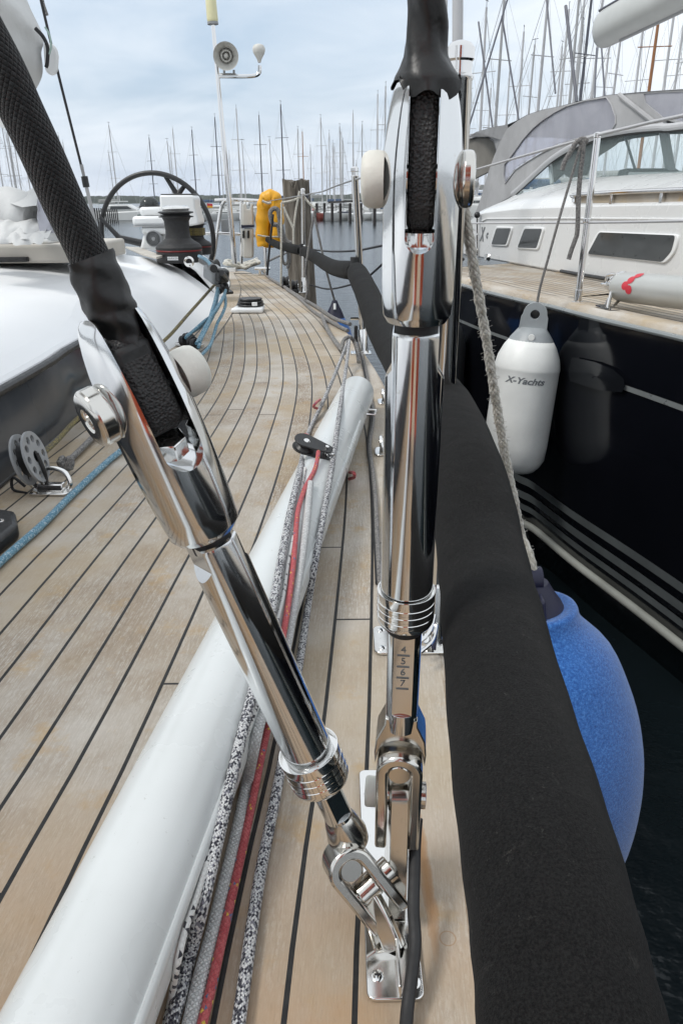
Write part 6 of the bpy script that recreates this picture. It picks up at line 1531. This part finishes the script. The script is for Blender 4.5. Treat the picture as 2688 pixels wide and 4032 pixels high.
# ---- sailing boats
def sail_proto(name,label,hullm,mastm,coverm,Hm=9.2,seed=0):
    t=thing(name,label,'sailing boat',(0,0,0))
    rows=[]
    L=9.2;B_=1.5
    for i in range(17):
        s=i/16; x=-L/2+L*s; b=B_*(math.sin(math.pi*min(1,(s*.80+.22)))**.75 if s<.98 else .03); b=max(.03,b*(1 if s<.7 else (1-((s-.7)/.3)**2.2)))
        top=1.0+.25*s*s; 
        rows.append([Vec((x,-b,top)),Vec((x,-b*.97,.5)),Vec((x*.985,-b*.8,-.05)),Vec((x*.96,0,-.3)),Vec((x*.985,b*.8,-.05)),Vec((x,b*.97,.5)),Vec((x,b,top))])
    m=MB().grid(rows); m.add(rows[0],[tuple(range(7))])
    dk_=[[r[0],r[0].lerp(r[6],.5)+Vec((0,0,.05)),r[6]] for r in rows]; m.grid(dk_)
    m.build('hull',hullm,t,ang=50)
    MB().prism([(-1.6,0),(-1.5,.32),(.8,.40),(2.2,.12),(2.6,0)],(0,-.75,1.04),(1,0,0),(0,0,1),(0,1,0),0,1.5).build('cabin',M['farwhite'],t,bevel=.08)
    for s in(-1,1): MB().box((.2,s*.765,1.22),(2.2,.02,.12)).build('window',M['cabinwin'],t)
    MB().box((-.01,0,.17),(L*.965,2.62,.05)) if False else None
    z0=1.3
    MB().tube([(0.5,0,z0-.2),(.47,0,z0+Hm*.5),(.40,0,z0+Hm)],[.078,.074,.055],10).build('mast',mastm,t)
    MB().tube([(.4,0,z0+.75),(-3.1,0,z0+.72)],.17,10).build('boom_cover',coverm,t)
    for f in(.36,.68): MB().tube([(.46,-.85+.2*f,z0+Hm*f),(.46,.85-.2*f,z0+Hm*f)],.022,6).build('spreader',mastm,t)
    st=MB(); 
    st.tube([(L/2-.1,0,1.25),(.42,0,z0+Hm*.97)],.013,5); st.tube([(-L/2+.1,0,1.05),(.38,0,z0+Hm)],.007,5)
    for s in(-1,1):
        st.tube([(.3,s*1.35,1.1),(.46,s*.75,z0+Hm*.36),(.46,s*.60,z0+Hm*.68),(.41,0,z0+Hm*.98)],.006,5)
        st.tube([(.1,s*1.3,1.1),(.46,0,z0+Hm*.36)],.006,5)
    st.build('rigging',M['alu'],t)
    wd=MB().tube([(.40,0,z0+Hm),(.40,0,z0+Hm+.35)],.015,5).tube([(.15,0,z0+Hm+.3),(.6,0,z0+Hm+.3)],.02,5)
    wd.build('wind_vane',M['aludark'],t)
    MB().tube([(-L/2+.1,-1.0,1.1),(-L/2+.1,-1.0,1.7),(-L/2+.1,1.0,1.7),(-L/2+.1,1.0,1.1)],.03,6).build('pushpit',M['rail'],t)
    return t
protos={}
for key,(hm,mm_,cm_) in {'pale':(M['farwhite'],M['alupale'],M['fargrey']),'dark':(M['farwhite'],M['aludark'],M['farblue']),'grey':(M['farwhite'],M['alu'],M['farblue']),'wood':(M['farred'],M['woodspar'],M['fargrey']),'green':(M['fargreen'],M['alupale'],M['fargrey']),'navy':(M['farnavy'],M['alu'],M['fargrey']),'red':(M['farred'],M['alupale'],M['fargrey'])}.items():
    protos[key]=sail_proto('sailing_boat','x',hm,mm_,cm_)
used=set()
desc={'pale':'pale mast','dark':'dark thin mast','grey':'grey mast','wood':'varnished wooden mast','green':'green hull','navy':'dark hull and grey mast','red':'red hull and pale mast'}
def put(x,yt,dist,kind,rz,label,group):
    b=V((x,785),dist); b.z=ZW
    T=V((x,yt),dist); h=T.z-ZW
    s=h/10.5
    lb=label
    if kind not in used:
        o=protos[kind]; used.add(kind); o.location=(b.x,b.y,ZW); o.rotation_euler=(0,0,rz); o.scale=(1 if False else max(.75,s*.9),max(.75,s*.9),s) if False else (s,s,s); o['label']=lb; o['group']=group
        return o
    return dup(protos[kind],(b.x,b.y,ZW),lb,group,rz,s)
gA='moored sailing boats across the water'
# (x of mast foot, y of mast top, distance, kind)
far=[(30,440,80,'pale'),(52,470,95,'pale'),(75,455,85,'grey'),(98,500,95,'pale'),(120,480,88,'pale'),(140,530,100,'pale'),(18,420,75,'pale'),(64,520,100,'pale'),
(264,531,95,'pale'),(280,560,110,'pale'),(455,491,90,'pale'),(446,600,110,'pale'),(618,542,85,'dark'),(690,583,92,'pale'),(704,505,100,'pale'),(784,511,88,'dark'),(872,459,82,'dark'),(916,600,110,'pale'),(950,428,95,'pale'),(1035,451,88,'dark'),(1112,409,78,'dark'),(1186,508,92,'grey'),(1197,517,84,'wood'),(1262,462,100,'pale'),(1303,523,86,'pale'),(1310,560,96,'pale'),(1334,497,82,'grey'),(1346,520,90,'pale'),(1390,445,92,'pale'),(1430,488,80,'grey'),(1482,373,84,'pale'),(1516,336,78,'grey')]
nl=[0]*3
for i,(x,yt,d,k) in enumerate(far):
    kk=k
    if i==15: kk='dark'
    lab=None
    zone='left of the steering wheel' if x<390 else 'near the steering wheel' if x<840 else 'between antenna pole and wooden pile' if x<1170 else 'between wooden pile and upright turnbuckle'
    put(x,yt,d,kk,rnd.uniform(-.5,.5)+(math.pi/2 if (i%3) else -math.pi/2)*(1 if x<900 else 1),f'LAB|{zone}|{desc[kk]}',gA)
# hull row near the right piles: bows towards us
for x,d,k,rz in ((1230,70,'pale',-1.9),(1292,71,'red',-2.0),(1322,70,'pale',-1.95),(1355,72,'navy',-1.9),(1405,70,'pale',-2.0),(1455,71,'pale',-1.9),(1500,70,'grey',-2.0),(870,76,'pale',0.1),(955,78,'pale',.05),(1060,77,'pale',0.1),(668,72,'green',.05)):
    zone='between wooden pile and upright turnbuckle' if x>1170 else 'between antenna pole and wooden pile' if x>830 else 'near the steering wheel'
    put(x,rnd.uniform(520,640),d,k,rz,f'LAB|{zone}|{desc[k]}',gA)
gB='masts crowding behind the neighbouring yacht'
right=[(1860,23,58,'pale'),(1842,361,80,'grey'),(1906,344,85,'pale'),(1954,-60,50,'grey'),(1972,281,75,'pale'),(2074,172,66,'grey'),(2112,-80,52,'pale'),(2188,-70,50,'grey'),(2222,92,60,'grey'),(2272,-90,50,'dark'),(2295,-60,58,'pale'),(2392,40,62,'pale'),(2505,-150,40,'wood'),(2668,-60,60,'wood'),(1835,210,75,'pale'),(1885,260,90,'pale'),(2010,120,92,'pale'),(2150,180,96,'pale'),(2170,30,80,'pale'),(2245,-20,85,'pale'),(2345,130,95,'pale'),(2440,90,90,'pale'),(2550,-40,70,'pale'),(2585,60,90,'pale'),(2625,-20,85,'pale'),(2700,-60,75,'grey')]
for i,(x,yt,d,k) in enumerate(right):
    put(x,yt,d,k,rnd.uniform(-.7,.7)+math.pi/2,f'LAB|behind the neighbouring yacht|{desc[k]}',gB)
# give every boat of a zone its own place in the count
bpy.context.view_layer.update()
zones={}
for o in list(COL.objects):
    l=o.get('label')
    if isinstance(l,str) and l.startswith('LAB|'):
        _,z,d_=l.split('|'); zones.setdefault((z,d_),[]).append(o)
def ordn(i):
    return ordw[i] if i<13 else ['fourteenth','fifteenth','sixteenth','seventeenth','eighteenth','nineteenth','twentieth','twenty-first','twentysecond','twentythird'][i-13]
for (z,d_),l in zones.items():
    l.sort(key=lambda o:proj(o.location)[0])
    for i,o in enumerate(l):
        o['label']=(f'{ordn(i)} sailing boat from the left with {d_} {z}' if len(l)>1 else f'only sailing boat with {d_} {z}')
for k,p in protos.items():
    if k not in used:
        for c in list(p.children): bpy.data.objects.remove(c)
        bpy.data.objects.remove(p)
# motor boat left
mbp=G((497,868),ZW); mo=thing('motor_boat','white motor boat with a flybridge beyond the steering wheel','motor boat',tuple(mbp))
o=mbp
MB().prism([(-2.3,-.1),(-2.4,.75),(2.6,.95),(2.0,-.1)],o+Vec((0,-1,0)),(1,0,0),(0,0,1),(0,1,0),0,2.2).build('hull',M['farwhite'],mo,bevel=.15)
MB().prism([(-1.6,.8),(-1.4,1.45),(.5,1.45),(1.5,.9)],o+Vec((0,-.8,0)),(1,0,0),(0,0,1),(0,1,0),0,1.8).build('cabin',M['farwhite'],mo,bevel=.1)
MB().prism([(-1.2,1.05),(-1.1,1.3),(.5,1.3),(.9,1.05)],o+Vec((0,-.86,0)),(1,0,0),(0,0,1),(0,1,0),0,.05).build('window',M['cabinwin'],mo)
MB().box(o+Vec((-.4,0,1.72)),(1.3,1.4,.1)).build('flybridge',M['farwhite'],mo,bevel=.03)
MB().tube([o+Vec((-.4,0,1.7)),o+Vec((-.4,0,2.3))],.04,6).build('aerial',M['alupale'],mo)
fl_=V((815,815),70); ff_=thing('flag','small red and yellow flag on a staff between the far boats','flag',tuple(fl_))
MB().tube([Vec((fl_.x,fl_.y,ZW)),fl_+Vec((0,0,.35))],.03,6).build('staff',M['alupale'],ff_)
MB().prismP([fl_+Vec((0,0,.3)),fl_+Vec((.5,0,.25)),fl_+Vec((.5,0,.08)),fl_+Vec((0,0,.1))],(0,.02,0)).build('red_field',M['letterred'],ff_)
MB().prismP([fl_+Vec((0,0,.1)),fl_+Vec((.5,0,.08)),fl_+Vec((.5,0,-.08)),fl_+Vec((0,0,-.05))],(0,.02,0)).build('yellow_field',M['yellow'],ff_)
# ================================================================== the photographer, behind the camera, seen in the polished steel
pz=thing('person','person in an orange sailing suit standing behind the camera holding a phone','person',(-.05,-.62,0))
def skin(name,verts,edges,mat,root_i=0,sub=2):
    me=bpy.data.meshes.new(name); me.from_pydata([Vec(v[:3])-tree_origin(pz) for v in verts],edges,[])
    ob=bpy.data.objects.new(name,me); COL.objects.link(ob); ob.parent=pz; me.materials.append(mat)
    md=ob.modifiers.new('k','SKIN'); md.use_smooth_shade=True
    for i,v in enumerate(verts): me.skin_vertices[0].data[i].radius=(v[3],v[4] if len(v)>4 else v[3])
    for i in range(len(verts)): me.skin_vertices[0].data[i].use_root=(i==root_i)
    s=ob.modifiers.new('s','SUBSURF'); s.levels=sub; s.render_levels=sub
    return ob
X0,Y0=-.03,-.56
bd=[(X0,Y0,.86,.15,.12),(X0,Y0+.01,1.05,.14,.11),(X0,Y0+.03,1.28,.17,.12),(X0,Y0+.05,1.42,.12,.09),(X0,Y0+.07,1.52,.055,.055),(X0,Y0+.10,1.62,.085,.10),(X0,Y0+.11,1.70,.075,.09),
(X0-.10,Y0,.80,.10),(X0-.14,Y0+.03,.46,.090),(X0-.16,Y0,.10,.072),(X0-.16,Y0+.13,.045,.038),
(X0+.10,Y0,.80,.10),(X0+.14,Y0+.03,.46,.090),(X0+.16,Y0,.10,.072),(X0+.16,Y0+.13,.045,.038),
(X0-.20,Y0+.05,1.40,.06),(X0-.25,Y0+.12,1.14,.045),(X0-.12,Y0+.33,.93,.034),(X0-.07,Y0+.45,.80,.028),
(X0+.20,Y0+.05,1.40,.06),(X0+.25,Y0+.12,1.14,.045),(X0+.14,Y0+.33,.93,.034),(X0+.10,Y0+.45,.80,.028)]
ed=[(0,1),(1,2),(2,3),(3,4),(4,5),(5,6),(0,7),(7,8),(8,9),(9,10),(0,11),(11,12),(12,13),(13,14),(3,15),(15,16),(16,17),(17,18),(3,19),(19,20),(20,21),(21,22)]
skin('body',bd,ed,M['orange'])
hd_=Vec((X0,Y0+.11,1.66)); face=MB().ball(hd_,.1,24,18,(.80,.98,1.18))
face.ball(hd_+Vec((0,.10,-.01)),.018,10,8,(.8,1,1.4)); 
for s in(-1,1): face.ball(hd_+Vec((s*.082,0,0)),.02,8,6,(.4,.8,1.2))
face.build('head',M['skin'],pz)
MB().ball(hd_+Vec((0,-.02,.035)),.108,24,14,(.84,.98,1.05)).build('hair',M['hair'],pz)
for s in(-1,1):
    MB().ball(hd_+Vec((s*.032,.088,.012)),.011,8,6).build('eye',M['black'],pz)
    w_=Vec((X0+(.10 if s>0 else -.07),Y0+.46,.79)); h_=[]
    palm=w_+Vec((-s*.015,.035,-.03))
    hm=MB().tube([w_,palm],[.028,.032],12,flat=.6)
    for k in range(4):
        b_=palm+Vec((s*(.018-.012*k),.015,-.012-.003*k)); hm.tube(smoothpath([b_,b_+Vec((-s*.004,.032,-.012)),b_+Vec((-s*.016,.045-.004*k,-.030)),b_+Vec((-s*.026,.034-.004*k,-.044))],3),[.0095,.009,.009,.009,.0085,.0085,.008,.008,.0078,.007],8)
    hm.tube([palm+Vec((-s*.02,.0,0)),palm+Vec((-s*.045,.012,-.008)),palm+Vec((-s*.05,.03,-.022))],[.011,.010,.008],8)
    hm.build('hand',M['skin'],pz)
    MB().tube(smoothpath([Vec((X0+s*.15,Y0-.06,.05)),Vec((X0+s*.155,Y0+.05,.06)),Vec((X0+s*.16,Y0+.16,.045)),Vec((X0+s*.165,Y0+.20,.035))],3),[.045,.05,.05,.05,.048,.046,.044,.042,.038,.03],14,flat=.8).build('boot',M['boots'],pz)
# mast and forward deck details that only the steel reflects
ms=single(MB().tube([(CX,-.9,.25),(CX,-.95,14)],.10,16),'mast',M['alu'],'mast of the near yacht standing behind the camera','mast')
# ================================================================== world and light
wd=bpy.data.worlds.new('World'); sc.world=wd; wd.use_nodes=True; nt=wd.node_tree; nt.nodes.clear()
def wn(t,**k):
    x=nt.nodes.new(t)
    for a,b in k.items(): setattr(x,a,b)
    return x
wo=wn('ShaderNodeOutputWorld'); bg=wn('ShaderNodeBackground'); nt.links.new(bg.outputs[0],wo.inputs[0]); bg.inputs[1].default_value=.1
sky=wn('ShaderNodeTexSky',sky_type='NISHITA'); sky.sun_disc=False
SUN_EL=R_(52); SUN_AZ=R_(250)   # measured clockwise from +Y
sky.sun_elevation=SUN_EL; sky.sun_rotation=SUN_AZ; sky.air_density=1.2; sky.dust_density=3.0; sky.ozone_density=1.5
tc=wn('ShaderNodeTexCoord')
sx=wn('ShaderNodeSeparateXYZ'); nt.links.new(tc.outputs['Generated'],sx.inputs[0])
def wm(op,a,b=0.0,cl=False):
    x=wn('ShaderNodeMath',operation=op,use_clamp=cl)
    for i,v in enumerate((a,b)):
        if isinstance(v,(int,float)): x.inputs[i].default_value=v
        else: nt.links.new(v,x.inputs[i])
    return x.outputs[0]
# clouds lie on a flat layer: divide by height
zz=wm('ADD',wm('MAXIMUM',sx.outputs[2],0.0),.16)
cx=wn('ShaderNodeCombineXYZ'); nt.links.new(wm('DIVIDE',sx.outputs[0],zz),cx.inputs[0]); nt.links.new(wm('DIVIDE',sx.outputs[1],zz),cx.inputs[1])
def wnoise(scale,det,rough,dist=0.0,loc=(0,0,0)):
    mp=wn('ShaderNodeMapping'); mp.inputs['Location'].default_value=loc; nt.links.new(cx.outputs[0],mp.inputs[0])
    x=wn('ShaderNodeTexNoise'); x.inputs['Scale'].default_value=scale; x.inputs['Detail'].default_value=det; x.inputs['Roughness'].default_value=rough; x.inputs['Distortion'].default_value=dist
    nt.links.new(mp.outputs[0],x.inputs['Vector']); return x.outputs[0]
def wr(f,stops):
    x=wn('ShaderNodeValToRGB'); nt.links.new(f,x.inputs[0]); cr=x.color_ramp
    while len(cr.elements)<len(stops): cr.elements.new(.5)
    for e,(p,c) in zip(cr.elements,stops): e.position=p; e.color=(*c,1) if isinstance(c,tuple) else (c,c,c,1)
    return x.outputs[0]
def wmix(f,a,b):
    x=wn('ShaderNodeMix',data_type='RGBA')
    if isinstance(f,(int,float)): x.inputs[0].default_value=f
    else: nt.links.new(f,x.inputs[0])
    for i,v in((6,a),(7,b)):
        if isinstance(v,tuple): x.inputs[i].default_value=(*v,1)
        else: nt.links.new(v,x.inputs[i])
    return x.outputs[2]
n1=wnoise(.45,4,.5,.4,(3.1,.4,0)); n2=wnoise(1.5,5,.55,.6,(7,2,0))
cf=wm('ADD',wm('MULTIPLY',n1,.65),wm('MULTIPLY',n2,.35))
# brighter cloud to either side of the view
side=wm('MULTIPLY',wm('POWER',wm('ABSOLUTE',wm('ADD',sx.outputs[0],.02)),1.6),1.3)
cf2=wm('ADD',cf,wm('MULTIPLY',side,.45))
cf3=wm('ADD',cf2,wm('MULTIPLY',wm('MAXIMUM',sx.outputs[2],0.0),.55))
veil=wr(cf3,[(.49,0.0),(.74,1.0)])
base=wmix(.25,(4.3,5.3,6.5),sky.outputs[0])
hz1=wr(sx.outputs[2],[(0.0,1.0),(.10,0.0)])
base=wmix(wm('MULTIPLY',hz1,.55),base,(6.4,6.9,8.0))
white=wmix(wm('MULTIPLY',n2,.5),(7.3,7.7,8.1),(6.0,6.5,7.1))
col=wmix(veil,base,white)
nt.links.new(col,bg.inputs[0])
sl=bpy.data.lights.new('sun','SUN'); sl.energy=1.3; sl.angle=R_(14); sl.color=(1,.97,.92)
so=bpy.data.objects.new('sun',sl); COL.objects.link(so)
d_=Vec((math.sin(SUN_AZ)*math.cos(SUN_EL),math.cos(SUN_AZ)*math.cos(SUN_EL),math.sin(SUN_EL)))
so.rotation_euler=(-d_).to_track_quat('-Z','Y').to_euler(); so.location=(0,0,20)
vs=sc.view_settings; vs.view_transform='Standard'; vs.look='None'; vs.gamma=1; vs.exposure=.53; vs.use_curve_mapping=False
sc.render.engine='CYCLES'; cy=sc.cycles; cy.max_bounces=8; cy.glossy_bounces=6; cy.diffuse_bounces=3; cy.transparent_max_bounces=16; cy.transmission_bounces=4
cy.caustics_reflective=False; cy.caustics_refractive=False; cy.sample_clamp_indirect=6; cy.use_denoising=True
for o in COL.objects:
    if o.type=='MESH' and not o.data.materials: print('nomat',o.name)
